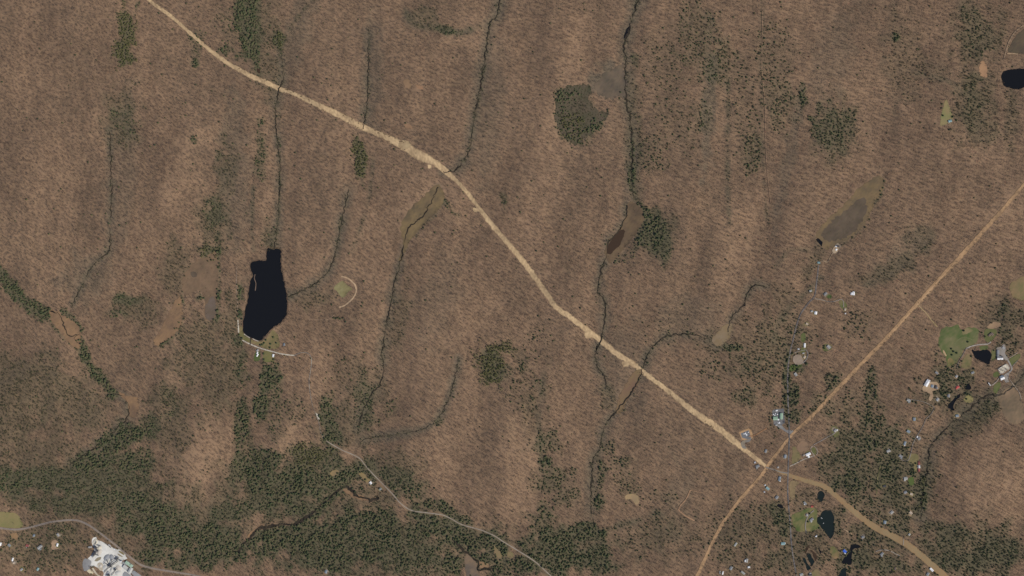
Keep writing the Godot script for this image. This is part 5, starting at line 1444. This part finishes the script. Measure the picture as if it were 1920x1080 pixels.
func stations() -> void:
	# compressor yard
	layer = 0.6
	area("gravel_yard", "dark gravel yard of the station with two green roofs", "yard", [1448, 771, 1452, 767.5, 1470, 766, 1472, 793, 1465, 798, 1456, 799, 1451, 796, 1450, 784], Color(0.165, 0.165, 0.165), Color(0.125, 0.125, 0.128), 1.0, 6.0, 1, 1.0, false)
	area("station_apron", "grey apron between the station yard and the paved road", "yard", [1457, 799, 1466, 797, 1474, 806, 1480, 806, 1489, 808, 1486, 814, 1480, 814, 1472, 809], Color(0.22, 0.215, 0.205), Color(0.17, 0.165, 0.16), 2.0)
	layer += 0.1
	building("compressor_hall", "western hall with a pale green roof in the gravel yard", "hall", 1453.6, 784.3, 16, 12, 0, "green_roof", {h = 6.0, chimney = false, ridge = true, pad = true, wall = "green_roof"})
	building("compressor_hall", "eastern hall with a long pale green roof in the gravel yard", "hall", 1464.6, 780.3, 22, 10, 88, "green_roof", {h = 6.0, chimney = false, ridge = true, pad = true, wall = "green_roof"})
	building("control_shed", "small pale control shed at the north end of the gravel yard", "shed", 1456.3, 769.8, 7, 4, 5, "white_metal", {h = 3.0, chimney = false, pad = true})
	building("control_shed", "small pale shed at the south end of the gravel yard", "shed", 1455.8, 797, 7, 4.5, 5, "pale_roof", {h = 3.0, chimney = false, pad = true})
	tank("white tank at the north-west of the western hall", 1449.6, 777, 1.9, 7, "white_metal")
	tank("white tank just right of the one at the hall's corner", 1452.4, 778.4, 1.9, 7, "white_metal")
	tank("white tank nearest the northern control shed", 1453.6, 775.5, 1.7, 6, "white_metal")
	tank("white tank between the two green halls", 1457.4, 777, 1.9, 7, "white_metal")
	skid("row of white pipes in the south of the gravel yard", 1460.5, 793, 10, 9.0)
	skid("row of white pipes beside the eastern hall", 1459.5, 787, 85, 7.0)
	# metering yard
	layer = 0.6
	area("gravel_border", "orange sandy border round the metering yard", "clearing", [1385, 810, 1403, 803, 1408, 804, 1413, 820, 1406, 824, 1402, 829, 1390, 823], ORANGE[0], Color(0.34, 0.22, 0.12), 1.5, 6.0, 1, 1.0, false)
	layer += 0.12
	area("gravel_yard", "dark square gravel yard of the metering station by the tan strip", "yard", [1388.5, 812.5, 1403.5, 806.5, 1408.5, 820.5, 1404, 824, 1391, 820.5], Color(0.155, 0.16, 0.168), Color(0.12, 0.125, 0.13), 0.8, 6.0, 1, 1.0, false)
	layer += 0.3
	area("gravel_yard", "narrow dark gravel loop joining the metering yard to the tan strip", "yard", [1389, 829, 1403, 823, 1410, 822, 1406, 827, 1396, 831, 1397, 836, 1400, 841, 1392, 840], Color(0.16, 0.165, 0.17), Color(0.2, 0.17, 0.13), 1.0)
	skid("longest white pipe rack in the metering yard", 1396, 813, 20, 11.0)
	skid("shorter white pipe rack at the metering yard's centre", 1399.5, 815.5, 110, 7.0)
	tank("white tank at the east side of the metering yard", 1402.5, 810.5, 1.6, 4, "white_metal")


func quarry_pad(label: String, z: Array, c0: Color, c1: Color, called := "quarry_floor", rag := 2.0, smoothed := true) -> void:
	var a := []
	for i in range(0, z.size(), 2):
		a.append(150.0 + z[i] / 12.0)
		a.append(990.0 + z[i + 1] / 12.0)
	layer += 0.09
	area(called, label, "quarry ground", a, c0, c1, rag, 5.0, 1, 1.0, smoothed)


func qp(x: float, y: float) -> Vector2:
	return Vector2(150.0 + x / 12.0, 990.0 + y / 12.0)


func quarry() -> void:
	layer = 0.5
	quarry_pad("pale stone dust floor of the quarry works", [315, 210, 372, 190, 400, 265, 482, 285, 600, 350, 720, 425, 850, 485, 905, 475, 1010, 590, 1030, 640, 1070, 690, 960, 725, 930, 790, 1000, 880, 1080, 960, 1180, 1100, 1200, 1200, 560, 1200, 540, 1010, 430, 900, 330, 850, 240, 840, 250, 730, 190, 680, 270, 600, 330, 470, 275, 310], QUARRY[0], QUARRY[1])
	quarry_pad("grey asphalt lot on the quarry's west side", [70, 760, 130, 670, 200, 700, 270, 730, 250, 830, 240, 920, 100, 960, 75, 880], Color(0.27, 0.27, 0.265), Color(0.22, 0.22, 0.22), "asphalt_lot")
	quarry_pad("cream sand patch below the asphalt lot", [165, 965, 250, 915, 325, 1005, 270, 1035], Color(0.62, 0.54, 0.36), Color(0.5, 0.45, 0.32), "sand_patch")
	quarry_pad("dark brown grass island in the middle of the quarry", [335, 735, 400, 660, 490, 650, 470, 700, 400, 745], Color(0.22, 0.19, 0.13), Color(0.3, 0.27, 0.2), "grass_island", 1.0)
	quarry_pad("olive grass island between the quarry and the road", [865, 515, 900, 510, 1000, 580, 995, 612, 950, 590, 880, 545], Color(0.16, 0.135, 0.07), Color(0.2, 0.16, 0.09), "grass_island", 1.0)
	quarry_pad("narrow grass island inside the quarry entrance", [840, 580, 870, 575, 965, 640, 950, 655, 880, 620], Color(0.18, 0.15, 0.085), Color(0.24, 0.2, 0.13), "grass_island", 1.0)
	quarry_pad("brown verge between the quarry and the lower road", [1040, 640, 1090, 650, 1300, 860, 1440, 1000, 1380, 1000, 1240, 900, 1110, 740], Color(0.2, 0.145, 0.10), Color(0.16, 0.12, 0.085), "verge", 1.0)
	quarry_pad("dusty brown ground in the south-west of the quarry", [400, 800, 500, 770, 540, 900, 480, 960, 420, 890], Color(0.36, 0.31, 0.23), Color(0.45, 0.42, 0.34), "quarry_floor", 2.0)
	quarry_pad("grey settling basin by the green roofed shed", [940, 770, 1000, 745, 1050, 800, 1060, 850, 1000, 850, 950, 820], Color(0.25, 0.26, 0.265), Color(0.21, 0.22, 0.225), "settling_basin", 1.0)
	quarry_pad("long grey basin below the round grey one", [1040, 960, 1075, 880, 1130, 900, 1110, 990, 1080, 1010], Color(0.23, 0.24, 0.25), Color(0.2, 0.21, 0.22), "settling_basin", 1.0)
	quarry_pad("slate grey yard at the quarry's south-east end", [1010, 975, 1150, 1080, 1170, 1110, 960, 1110, 960, 1040], Color(0.22, 0.23, 0.24), Color(0.27, 0.275, 0.28), "settling_basin", 1.0)
	quarry_pad("slate grey strip along the road at the quarry's south-east end", [1150, 1010, 1200, 950, 1340, 1050, 1400, 1110, 1260, 1110], Color(0.22, 0.235, 0.245), Color(0.27, 0.275, 0.28), "settling_basin", 1.0)
	quarry_pad("pale haul road leaving the quarry to the south", [270, 850, 300, 855, 350, 950, 420, 1040, 500, 1090, 470, 1110, 380, 1050, 310, 960], Color(0.46, 0.42, 0.33), Color(0.38, 0.33, 0.25), "haul_road", 1.0)
	var v := qp(1112, 812)
	building("storage_shed", "long shed with a mint green roof beside the road", "shed", v.x, v.y, 31, 11, -38, "mint_roof", {h = 5.0, chimney = false, ridge = true, pad = true, wall = "white_metal"})
	v = qp(1142, 948)
	building("storage_shed", "pale grey open-fronted store south of the mint green shed", "shed", v.x, v.y, 21, 13, 62, "quarry_roof", {h = 5.0, chimney = false, pad = true})
	v = qp(1022, 882)
	building("storage_shed", "pale grey store at the round grey basin", "shed", v.x, v.y, 17, 13, -35, "quarry_roof", {h = 4.0, chimney = false, pad = true})
	v = qp(350, 560)
	building("plant_building", "dark plant building on the west side of the quarry", "plant building", v.x, v.y, 16, 7, 60, "dark_roof", {h = 8.0, chimney = false, pad = true, wall = "steel"})
	v = qp(316, 615)
	building("plant_building", "small dark building below the dark plant building", "plant building", v.x, v.y, 10, 5, 60, "grey_roof", {h = 6.0, chimney = false, pad = true, wall = "steel"})
	v = qp(246, 418)
	building("office", "pale office hut at the quarry's west edge", "hut", v.x, v.y, 13, 6, 10, "pale_roof", {h = 3.0, chimney = false, pad = true})
	# piles of crushed stone
	for p in [["blue grey stone pile left of the central crusher, largest", 600, 665, 15, 8, "blue_stone", 1.5, 60], ["blue grey stone pile above the central crusher", 715, 640, 14, 8, "blue_stone", 1.3, -60], ["white stone pile beside the central crusher, west", 590, 770, 13, 8, "white_stone", 1.2, 20], ["small grey cone left of the central crusher", 555, 790, 7, 5, "grey_stone", 1.0, 0],
			["white stone pile south-west of the crusher", 590, 880, 15, 9, "white_stone", 1.2, 40], ["white stone pile right of the crusher", 745, 830, 10, 7, "white_stone", 1.0, 0], ["white stone pile south of the crusher", 730, 935, 15, 9, "white_stone", 1.2, 70], ["cream stone pile in the quarry's north-west corner", 360, 300, 14, 6, "sand", 1.4, 60],
			["cream stone pile north of the dark plant building", 450, 430, 11, 7, "sand", 1.2, 50], ["pinkish sand pile beside the plant building", 450, 520, 15, 7, "warm_stone", 1.3, 70], ["grey stone pile at the quarry's bottom edge", 630, 1030, 14, 8, "grey_stone", 1.2, 30], ["pale stone pile east of the southern conveyor", 860, 900, 13, 7, "warm_stone", 1.3, -50], ["grey stone pile left of the southern conveyor", 640, 990, 9, 6, "grey_stone", 1.0, 0], ["white stone pile in the bottom centre of the quarry", 850, 1010, 15, 8, "white_stone", 1.3, 0], ["pale brown pile in the south-west of the quarry", 470, 850, 10, 5, "warm_stone", 1.2, 70]]:
		v = qp(p[1], p[2])
		heap(p[0], v.x, v.y, p[3] * 0.66, p[4] * 0.5, p[5], p[6], p[7])
	for c in [["conveyor from the central crusher up to the north-west", 690, 835, 612, 700, 9, 6], ["conveyor from the central crusher west to the white pile", 690, 840, 570, 770, 9, 7], ["conveyor from the central crusher to the north-east plant", 695, 835, 890, 690, 10, 5], ["second conveyor beside the north-east one", 745, 830, 870, 735, 8, 5], ["long conveyor from the central crusher to the south-west", 685, 850, 560, 990, 10, 5], ["conveyor from the central crusher north to the blue grey pile", 700, 830, 735, 700, 9, 7], ["long conveyor in the south-east of the quarry", 845, 900, 720, 1060, 9, 6],
			["thin conveyor at the top of the quarry", 400, 290, 315, 430, 8, 4], ["short conveyor beside the cream pile", 395, 370, 480, 395, 7, 4], ["conveyor below the dark plant building", 350, 570, 440, 610, 8, 5], ["short conveyor in front of the north-east plant", 780, 690, 880, 680, 5, 7], ["short conveyor above the north-east plant", 800, 630, 890, 665, 6, 5]]:
		var a := qp(c[1], c[2])
		var b := qp(c[3], c[4])
		conveyor(c[0], a.x, a.y, b.x, b.y, c[5], c[6])
	for c in [["dark crusher tower at the hub of the conveyors", 695, 845, 20, 11, 15], ["dark screening tower at the top of the plant building", 375, 440, 60, 11, 13], ["screening tower at the quarry's north-east plant", 830, 690, 10, 7, 9], ["dark tower on the southern conveyor", 800, 925, 40, 7, 11], ["dark tower at the quarry's bottom edge", 660, 1055, 30, 9, 11], ["screening tower right of the dark plant building", 405, 500, 50, 8, 10]]:
		v = qp(c[1], c[2])
		crusher(c[0], v.x, v.y, c[3], c[4], c[5])
	v = qp(940, 745)
	tank("white silo by the round grey basin", v.x, v.y, 2.6, 12, "white_metal")
	for s in [["bright white truck in the row along the road", 682, 382, -40, 11.0, 3.2, "white_metal", 3.0], ["grey truck left of the bright white one", 632, 376, -40, 8.0, 2.6, "steel", 2.6], ["pale truck at the upper end of the row", 602, 350, -45, 7.0, 2.4, "pale_roof", 2.4], ["dark truck right of the bright white one", 690, 420, -42, 8.0, 2.6, "dark_roof", 2.6], ["white truck parked at the lower end of the row", 797, 478, -40, 10.0, 3.0, "white_metal", 3.0]]:
		v = qp(s[1], s[2])
		parked("parked_truck", s[0], "truck", v.x, v.y, s[3], s[4], s[5], s[6], s[7], "trucks parked along the quarry's road side")


func single_tree(label: String, group: String, px: float, py: float, kind: String, s: float, hf: float, called: String, category: String) -> void:
	var p := mp(px, py)
	var t := base(called, label, category, Vector3(p.x, ground(p.x, p.y) - 0.1, p.y), px * 7.0 + py, group)
	var k := int(px * 13.0 + py * 5.0) % 4
	var tr := MeshInstance3D.new()
	tr.mesh = singles[kind + "_trunk"][0]
	tr.name = "trunk"
	t.add_child(tr)
	var cr := MeshInstance3D.new()
	cr.mesh = singles[kind][k]
	cr.name = "crown"
	t.add_child(cr)
	t.scale = Vector3(s, s * hf, s)


var singles := {}


func woods() -> void:
	# shapes
	var twig := Color(1, 1, 1)
	var bare := []
	for k in 5:
		bare.append(bare_mesh(100 + k, twig, Color(0.9, 0.85, 0.8)))
	var dark := []
	var pine := []
	var shrub := []
	for k in 4:
		var st := begin()
		st.set_color(Color(1.6, 1.3, 1.1))
		add_trunk(st, 10.0, 0.3)
		conifer_crown(st, 300 + k, 10.5, 3.9, Color(1, 1, 1))
		dark.append(mesh_of(st, M.leaf))
		st = begin()
		st.set_color(Color(0.8, 0.8, 0.8))
		add_trunk(st, 8.0, 0.25)
		round_crown(st, 400 + k, 10.0, 3.3, Color(1, 1, 1), 54, 4.0)
		pine.append(mesh_of(st, M.leaf))
		st = begin()
		st.set_color(Color(0.7, 0.7, 0.7))
		add_trunk(st, 2.0, 0.2)
		round_crown(st, 500 + k, 3.6, 2.4, Color(1, 1, 1), 30, 0.6)
		shrub.append(mesh_of(st, M.leaf))
	var tones := [Color(0.066, 0.086, 0.046), Color(0.058, 0.076, 0.045), Color(0.078, 0.092, 0.046), Color(0.052, 0.070, 0.045)]
	for k in ["conifer", "bare"]:
		singles[k] = []
		singles[k + "_trunk"] = []
	for k in 4:
		var st := begin()
		conifer_crown(st, 300 + k, 10.5, 3.9, tones[k])
		singles.conifer.append(mesh_of(st, M.leaf))
	var st0 := begin()
	st0.set_color(Color(0.07, 0.055, 0.045))
	add_trunk(st0, 10.0, 0.3)
	singles.conifer_trunk.append(mesh_of(st0, M.leaf))
	for k in 4:
		singles.bare.append(bare_mesh(700 + k, Color(0.15, 0.125, 0.105), Color(0.12, 0.105, 0.095)))
	st0 = begin()
	st0.set_color(Color(0.12, 0.105, 0.095))
	add_trunk(st0, 9.0, 0.3)
	singles.bare_trunk.append(mesh_of(st0, M.leaf))

	# trees that stand by themselves
	var lone := [[1784, 654, "conifer", "dark tree in the pasture's lower half, topmost of the four"], [1788, 659, "conifer", "dark tree in the pasture, widest of the four"], [1794, 662, "conifer", "dark tree in the pasture, rightmost of the four"], [1785, 665.5, "conifer", "dark tree in the pasture, lowest of the four"], [1814.6, 641, "conifer", "lone dark tree near the pasture's lower right edge"],
		[1807, 620, "conifer", "dark tree on the notch in the pasture's upper edge"], [1774, 688, "conifer", "big green conifer at the pasture's south tip"], [1778, 692, "conifer", "second big green conifer at the pasture's south tip"], [1807, 697, "conifer", "dark round conifer south of the farm pond's lawn"], [1799, 689, "conifer", "dark tree on the worn green wedge's lower end"], [1803, 677, "conifer", "dark tree on the west side of the worn green wedge"],
		[1847, 631, "conifer", "dark conifer left of the long brown farmhouse"], [1874, 624, "conifer", "dark conifer right of the long brown farmhouse"], [1869, 634, "bare", "bare tree right of the farmhouse lawn"], [1882, 642, "bare", "big bare tree north of the farmyard"], [1833, 652, "bare", "bare tree between the farm drive and pond"], [1852, 650, "bare", "bare tree at the pond's north-east corner"], [1821, 668, "conifer", "dark tree on the farm pond's west bank"],
		[498, 637.5, "conifer", "dark tree on the lake lawn, nearest the water"], [495, 643, "conifer", "dark tree on the lake lawn, second from the water"], [488, 647, "conifer", "dark conifer on the lake lawn, westernmost"], [492, 646, "conifer", "dark conifer on the lake lawn beside the westernmost"], [507, 645, "conifer", "dark tree in the middle of the lake lawn"], [506, 652, "conifer", "dark tree on the lake lawn just above the gravel lane"], [512, 632.5, "conifer", "dark tree on the upper right of the lake lawn"], [518, 643, "conifer", "dark conifer on the bare patch right of the lake lawn"], [495, 674, "conifer", "dark tree in the square lawn's lower left corner"], [494, 663, "conifer", "dark bush between garden and square lawn"], [513, 674, "conifer", "dark tree in the square lawn's lower right corner"],
		[448, 628, "conifer", "dark conifer at the dam's west end"], [453, 634, "conifer", "dark conifer at the start of the gravel lane"], [449, 590, "conifer", "tall conifer on the lake's west shore beside the turnout"], [453, 598, "conifer", "conifer on the lake's west shore, just above the turnout"],
		[1764.5, 203, "conifer", "dark tree on the triangular clearing's west edge, lower"], [1765.5, 195, "conifer", "dark tree on the triangular clearing's west edge, upper"], [1785, 219, "conifer", "dark tree right of the teal grey house, upper"], [1792, 226, "conifer", "dark tree right of the teal grey house, lower"], [1767, 217, "conifer", "small dark tree inside the triangular clearing"],
		[676, 897.5, "conifer", "big black conifer west of the white cottage"], [685, 899.5, "conifer", "dark conifer between the big black one and the white cottage"], [677, 915, "conifer", "dark conifer at the river meadow's west side, upper"], [679, 918, "conifer", "dark conifer at the river meadow's west side, lower"], [711, 916, "conifer", "dark conifer left of the grey cottage"], [660, 916, "conifer", "dark conifer above the river loop"], [665, 922.5, "conifer", "dark conifer inside the river loop"], [633, 887.5, "conifer", "big dark conifer on the orange brown glade"], [655, 886, "conifer", "dark conifer right of the orange brown glade"], [644, 924, "conifer", "small dark conifer on the meadow inside the river bend"],
		[626, 596, "conifer", "dark conifer in the clump below the square clearing, westernmost"], [630, 597, "conifer", "second conifer in the clump below the square clearing"], [634, 596, "conifer", "third conifer in the clump below the square clearing"], [638, 598, "conifer", "fourth conifer in the clump below the square clearing"], [643, 596.5, "conifer", "easternmost conifer in the clump below the square clearing"], [648, 603, "conifer", "dark conifer just outside the clump below the square clearing"], [682, 527, "conifer", "dark conifer alone east of the curved track"], [622, 571, "conifer", "dark bushy conifer southwest of the square clearing"], [678, 574, "conifer", "dark conifer by the orange scrape east of the curved track"],
		[363, 257, "conifer", "topmost conifer of the small clump in the left woods"], [367, 262, "conifer", "right conifer of the small clump in the left woods"], [366, 270, "conifer", "lowest conifer of the small clump in the left woods"], [1679, 71, "conifer", "lone green conifer in the upper right woods"], [1172, 909, "conifer", "black conifer above the tan fan-shaped clearing"], [1178, 919, "conifer", "dark conifer right above the tan fan-shaped clearing"], [1163, 866, "conifer", "dark conifer alone left of the lower brook's east woods"],
		[1812, 748, "conifer", "dark conifer on the west side of the yellow green glade"], [1545, 649, "conifer", "black conifer left of the pale grey house in the woods"], [1545, 653, "conifer", "dark conifer just below the black one by the pale grey house"], [1717, 869, "conifer", "dark tree on the grass left of the long red barn, upper"], [1712, 880, "conifer", "dark tree on the grass left of the long red barn, lower"], [1714, 887, "conifer", "dark tree left of the long red barn's south end"], [1536, 990, "conifer", "dark bush on the wedge pond lawn's lower right"], [1518, 963, "conifer", "dark bush on the wedge pond lawn by the white house"], [1515, 978, "conifer", "dark bush at the wedge pond lawn's drive"], [26, 981, "bare", "small bare tree in the pale grass field, left edge"]]
	for l in lone:
		single_tree(l[3], "", l[0], l[1], l[2], 1.15 if l[2] == "conifer" else 0.9, 0.9, "conifer_tree" if l[2] == "conifer" else "bare_tree", "conifer" if l[2] == "conifer" else "bare tree")

	# the rest of the woods
	rng.seed = 4242
	var bare_rows := [[], [], [], [], []]
	var dark_rows := [[], [], [], []]
	var pine_rows := [[], [], [], []]
	var shrub_rows := [[], [], [], []]
	var picks := []
	var step := 6.2
	var x := GX + 20.0
	while x < -GX - 20.0:
		var z := GZ + 20.0
		while z < -GZ - 20.0:
			var px := x + rng.randf_range(-1.0, 1.0) * step
			var pz := z + rng.randf_range(-1.0, 1.0) * step
			z += step
			var om := is_open(px, pz)
			if om == 1 or om == 2:
				continue
			var k := clampi(int((pz - GZ) / CELL + 0.5), 0, NZ - 1) * NX + clampi(int((px - GX) / CELL + 0.5), 0, NX - 1)
			var clump := n_fine.get_noise_2d(px * 1.3 + 70.0, pz * 0.9)
			var d := f_dark[k]
			if d > 0.0:
				d = clampf(d * (0.9 + clump * 1.4) * 1.2, 0.0, 1.0)
			d += 0.004 + maxf(0.0, clump - 0.42) * 0.10
			var o := clampf(f_olive[k] * (1.25 + clump), 0.0, 1.0)
			if f_dark[k] > 0.0 and f_dark[k] < 0.45:
				d *= 0.68
			if f_dark[k] > 0.0:
				d = clampf(d * (1.0 + n_fine.get_noise_2d(px * 2.6 + 40.0, pz * 2.6) * 1.3), 0.0, 1.0)
			var l := clampf(f_laurel[k] * (0.85 + clump * 1.2) + f_dark[k] * 0.9, 0.0, 0.95)
			var roll := rng.randf()
			if om == 4:
				d *= 0.12
				o *= 0.6
				l = 0.0
			if roll < o:
				var c := Color(0.190, 0.180, 0.078).lerp(Color(0.105, 0.116, 0.056), rng.randf())
				pine_rows[rng.randi() % 4].append([px, pz, rng.randf_range(0.75, 1.15), rng.randf_range(0.8, 1.1), rng.randf() * TAU, c])
				continue
			if rng.randf() < d and om != 1:
				var c := Color(0.060, 0.078, 0.042).lerp(Color(0.122, 0.122, 0.064), pow(rng.randf(), 1.3))
				var row := [px, pz, (rng.randf_range(0.5, 1.1) if f_dark[k] < 0.5 else 0.55 + 0.95 * pow(rng.randf(), 1.6)), rng.randf_range(0.8, 1.1), rng.randf() * TAU, c]
				if f_dark[k] < 0.4 and row[2] > 0.85 and absf(px) < 1890.0 and absf(pz) < 1060.0:
					picks.append(row)
				else:
					dark_rows[rng.randi() % 4].append(row)
				continue
			if om == 3:
				if rng.randf() < 0.8:
					shrub_rows[rng.randi() % 4].append([px, pz, rng.randf_range(0.5, 1.0), 0.9, rng.randf() * TAU, Color(0.060, 0.068, 0.036).lerp(Color(0.13, 0.11, 0.065), rng.randf())])
				continue
			if om == 4:
				if rng.randf() < 0.08:
					shrub_rows[rng.randi() % 4].append([px, pz, rng.randf_range(0.35, 0.75), 0.6, rng.randf() * TAU, Color(0.15, 0.105, 0.065).lerp(Color(0.10, 0.085, 0.055), rng.randf())])
				continue
			if rng.randf() < l * 0.85:
				var c := Color(0.094, 0.100, 0.058).lerp(Color(0.130, 0.124, 0.078), rng.randf())
				shrub_rows[rng.randi() % 4].append([px + 1.5, pz + 1.0, rng.randf_range(0.8, 1.7), 1.0, rng.randf() * TAU, c])
				if rng.randf() < 0.45:
					continue
			var u := lean(px, pz)
			var stand := n_mid.get_noise_2d(u * 1.1 + 800.0, pz * 0.35)
			if rng.randf() < 0.10 + 0.22 * f_warm[k] + maxf(0.0, -clump) * 0.25:
				continue
			var t := clampf(0.5 + stand * 0.7 + rng.randfn() * 0.28 - f_grey[k] * 0.5 + f_warm[k] * 0.2, 0.0, 1.0)
			var c2 := Color(0.158, 0.130, 0.103).lerp(Color(0.254, 0.171, 0.119), t)
			if rng.randf() < 0.02 and px > 900.0:
				c2 = Color(0.30, 0.13, 0.10)
			c2 = c2.lerp(Color(0.128, 0.120, 0.096), clampf(f_grey[k] * 0.8, 0.0, 0.8))
			c2 = c2.lerp(Color(0.178, 0.118, 0.090), clampf(n_mid.get_noise_2d(px * 0.35 + 333.0, pz * 0.3) * 1.3, 0.0, 0.5))
			c2 = c2.lerp(Color(0.135, 0.130, 0.085), clampf(f_dark[k] * 1.4 + f_laurel[k] * 1.05, 0.0, 0.9))
			bare_rows[rng.randi() % 5].append([px, pz, rng.randf_range(0.6, 1.2), rng.randf_range(0.6, 0.9), rng.randf() * TAU, c2])
		x += step
	# cut brush left along the strips' edges
	var heaps := []
	for e in [[[535, 168, 600, 194, 650, 218, 684, 234], 5.0, 0.5], [[700, 244, 735, 256, 758, 268], 6.0, 0.8], [[300, 8, 352, 52, 430, 115, 500, 150], 4.0, 0.3], [[545, 178, 650, 229, 690, 248, 760, 283], 3.0, 0.2], [[1190, 690, 1250, 737, 1340, 804], 3.0, 0.25], [[1760, 530, 1690, 606, 1600, 702, 1520, 788], 4.0, 0.35], [[1455, 862, 1400, 930, 1350, 1000, 1310, 1085], 4.0, 0.3]]:
		for qq in smooth_line(pts(e[0]), false, 4.0):
			if rng.randf() < e[2]:
				heaps.append([qq.x + rng.randf_range(-1, 1) * e[1], qq.y + rng.randf_range(-1, 1) * e[1], rng.randf_range(0.5, 1.3), 0.6, rng.randf() * TAU, Color(0.10, 0.075, 0.05).lerp(Color(0.20, 0.14, 0.085), rng.randf())])
	var marks := [[500, 555, "the big dark lake"], [232, 80, "the olive pines in the upper left"], [400, 90, "the upper left end of the tan strip"], [528, 168, "the upper brook crossing of the tan strip"], [674, 300, "the narrow olive pine stand"], [760, 272, "the square work pad"], [838, 323, "the tan strip's valley bend"], [790, 395, "the long olive marsh"], [645, 545, "the square dull green clearing"], [1085, 215, "the heart-shaped bog"], [1176, 62, "the pool on the upper brook"], [1185, 300, "the brook above the tapering marsh"],
			[1172, 430, "the tapering marsh"], [1595, 400, "the oval bog"], [1895, 148, "the round black pond"], [1842, 128, "the orange bare patch"], [1775, 215, "the triangular clearing"], [1905, 540, "the round dull green field"], [1790, 645, "the big green pasture"], [1840, 668, "the farm pond"], [1738, 718, "the white metal barn"], [1790, 752, "the narrow black pond"], [1599, 550, "the lone bright white house"], [1553, 650, "the grey white house in the woods"], [1500, 672, "the tan gravel yard"], [1460, 782, "the station with green roofs"], [1397, 814, "the metering yard"],
			[1515, 851, "the white house complex"], [1566, 807, "the pale house at the grey drive's end"], [1436, 875, "the strip junction"], [1550, 985, "the wedge pond"], [1584, 1034, "the bright blue roof"], [1520, 1045, "the fish ponds"], [1400, 1050, "the two-winged house"], [1653, 1038, "the curved pale drive"], [1720, 1036, "the lower end of the olive strip"], [1723, 875, "the long red and white barn"], [1697, 923, "the village houses"], [1352, 630, "the small tan marsh"], [1205, 690, "the lower brook crossing"], [1128, 638, "the middle brook crossing"], [1040, 573, "the middle bend of the tan strip"],
			[920, 682, "the olive pine stand in the centre"], [1185, 934, "the tan fan-shaped clearing"], [1285, 945, "the abandoned plot"], [1110, 930, "the lower brook"], [695, 905, "the white cottage"], [600, 950, "the dark river"], [505, 705, "the conifers below the lake lawn"], [582, 852, "the olive pines in the river woods"], [376, 540, "the pinkish marsh"], [318, 605, "the slanting orange marsh"], [125, 615, "the left creek meadow"], [242, 760, "the small lower left meadow"], [205, 1050, "the stone quarry"], [70, 1020, "the lower left houses"], [370, 860, "the pale round hill, lower left"], [208, 360, "the faint brook far left"], [900, 160, "the thin brook at top centre"],
			[1310, 130, "the ridge of scattered conifers, top right"], [1460, 190, "the conifer belt right of that ridge"], [1560, 240, "the big conifer patch left of the triangular clearing"], [885, 1050, "the river bend at the bottom edge"], [1700, 590, "the middle of the orange strip"], [1330, 470, "the middle of the right-hand woods"], [980, 880, "the broad bare hill, bottom centre"], [1850, 900, "the bare round hill, lower right"]]
	var ways := ["east", "south-east", "south", "south-west", "west", "north-west", "north", "north-east"]
	var order := ["nearest", "second nearest", "third nearest", "fourth nearest", "fifth nearest", "sixth nearest", "seventh nearest", "eighth nearest", "ninth nearest", "tenth nearest", "eleventh nearest", "twelfth nearest"]
	var keep: int = 300 - lone.size()
	picks.sort_custom(func(a, b): return a[2] * a[3] > b[2] * b[3])
	var sectors := {}
	for i in picks.size():
		var row: Array = picks[i]
		if i >= keep:
			dark_rows[i % 4].append(row)
			continue
		var best := 0
		var near := 1e9
		for m in marks.size():
			var dist := mp(marks[m][0], marks[m][1]).distance_to(Vector2(row[0], row[1]))
			if dist < near:
				near = dist
				best = m
		var at := Vector2(row[0], row[1]) - mp(marks[best][0], marks[best][1])
		var key := "%s of %s" % [ways[posmod(int(round(at.angle() / (PI / 4.0))), 8)], marks[best][2]]
		if not sectors.has(key):
			sectors[key] = []
		sectors[key].append([near, row])
	for key in sectors:
		sectors[key].sort_custom(func(a, b): return a[0] < b[0])
		for i in sectors[key].size():
			var row: Array = sectors[key][i][1]
			var said: String = "large dark conifer " + key if sectors[key].size() == 1 else "%s large dark conifer %s" % [order[mini(i, 11)], key]
			single_tree(said, "conifers standing among the bare trees", row[0] / 2.0 + 960.0, row[1] / 2.0 + 540.0, "conifer", row[2], row[3], "conifer_tree", "conifer")
	var woods_of := [["bare_woodland", "leafless brown woodland covering the whole plateau", "woodland", bare, bare_rows, "bare_trees"], ["conifer_woodland", "dense dark green conifers in the hollows and along the river", "woodland", dark, dark_rows, "conifers"], ["pine_woodland", "olive green pine stands in compact patches", "woodland", pine, pine_rows, "pines"], ["shrub_thickets", "grey green evergreen shrub thickets along brooks and slopes", "shrubs", shrub, shrub_rows, "shrubs"]]
	woods_of.append(["brush_piles", "cut brush and logs littering the edges of the pipeline strips", "brush", [shrub[0]], [heaps], "brush"])
	for w in woods_of:
		var t := base(w[0], w[1], w[2], Vector3.ZERO)
		t.set_meta("kind", "stuff")
		for k in w[3].size():
			scatter(w[5], t, w[3][k], w[4][k])
		print(w[0], " ", w[4].map(func(r): return r.size()))
	print("picks ", picks.size())
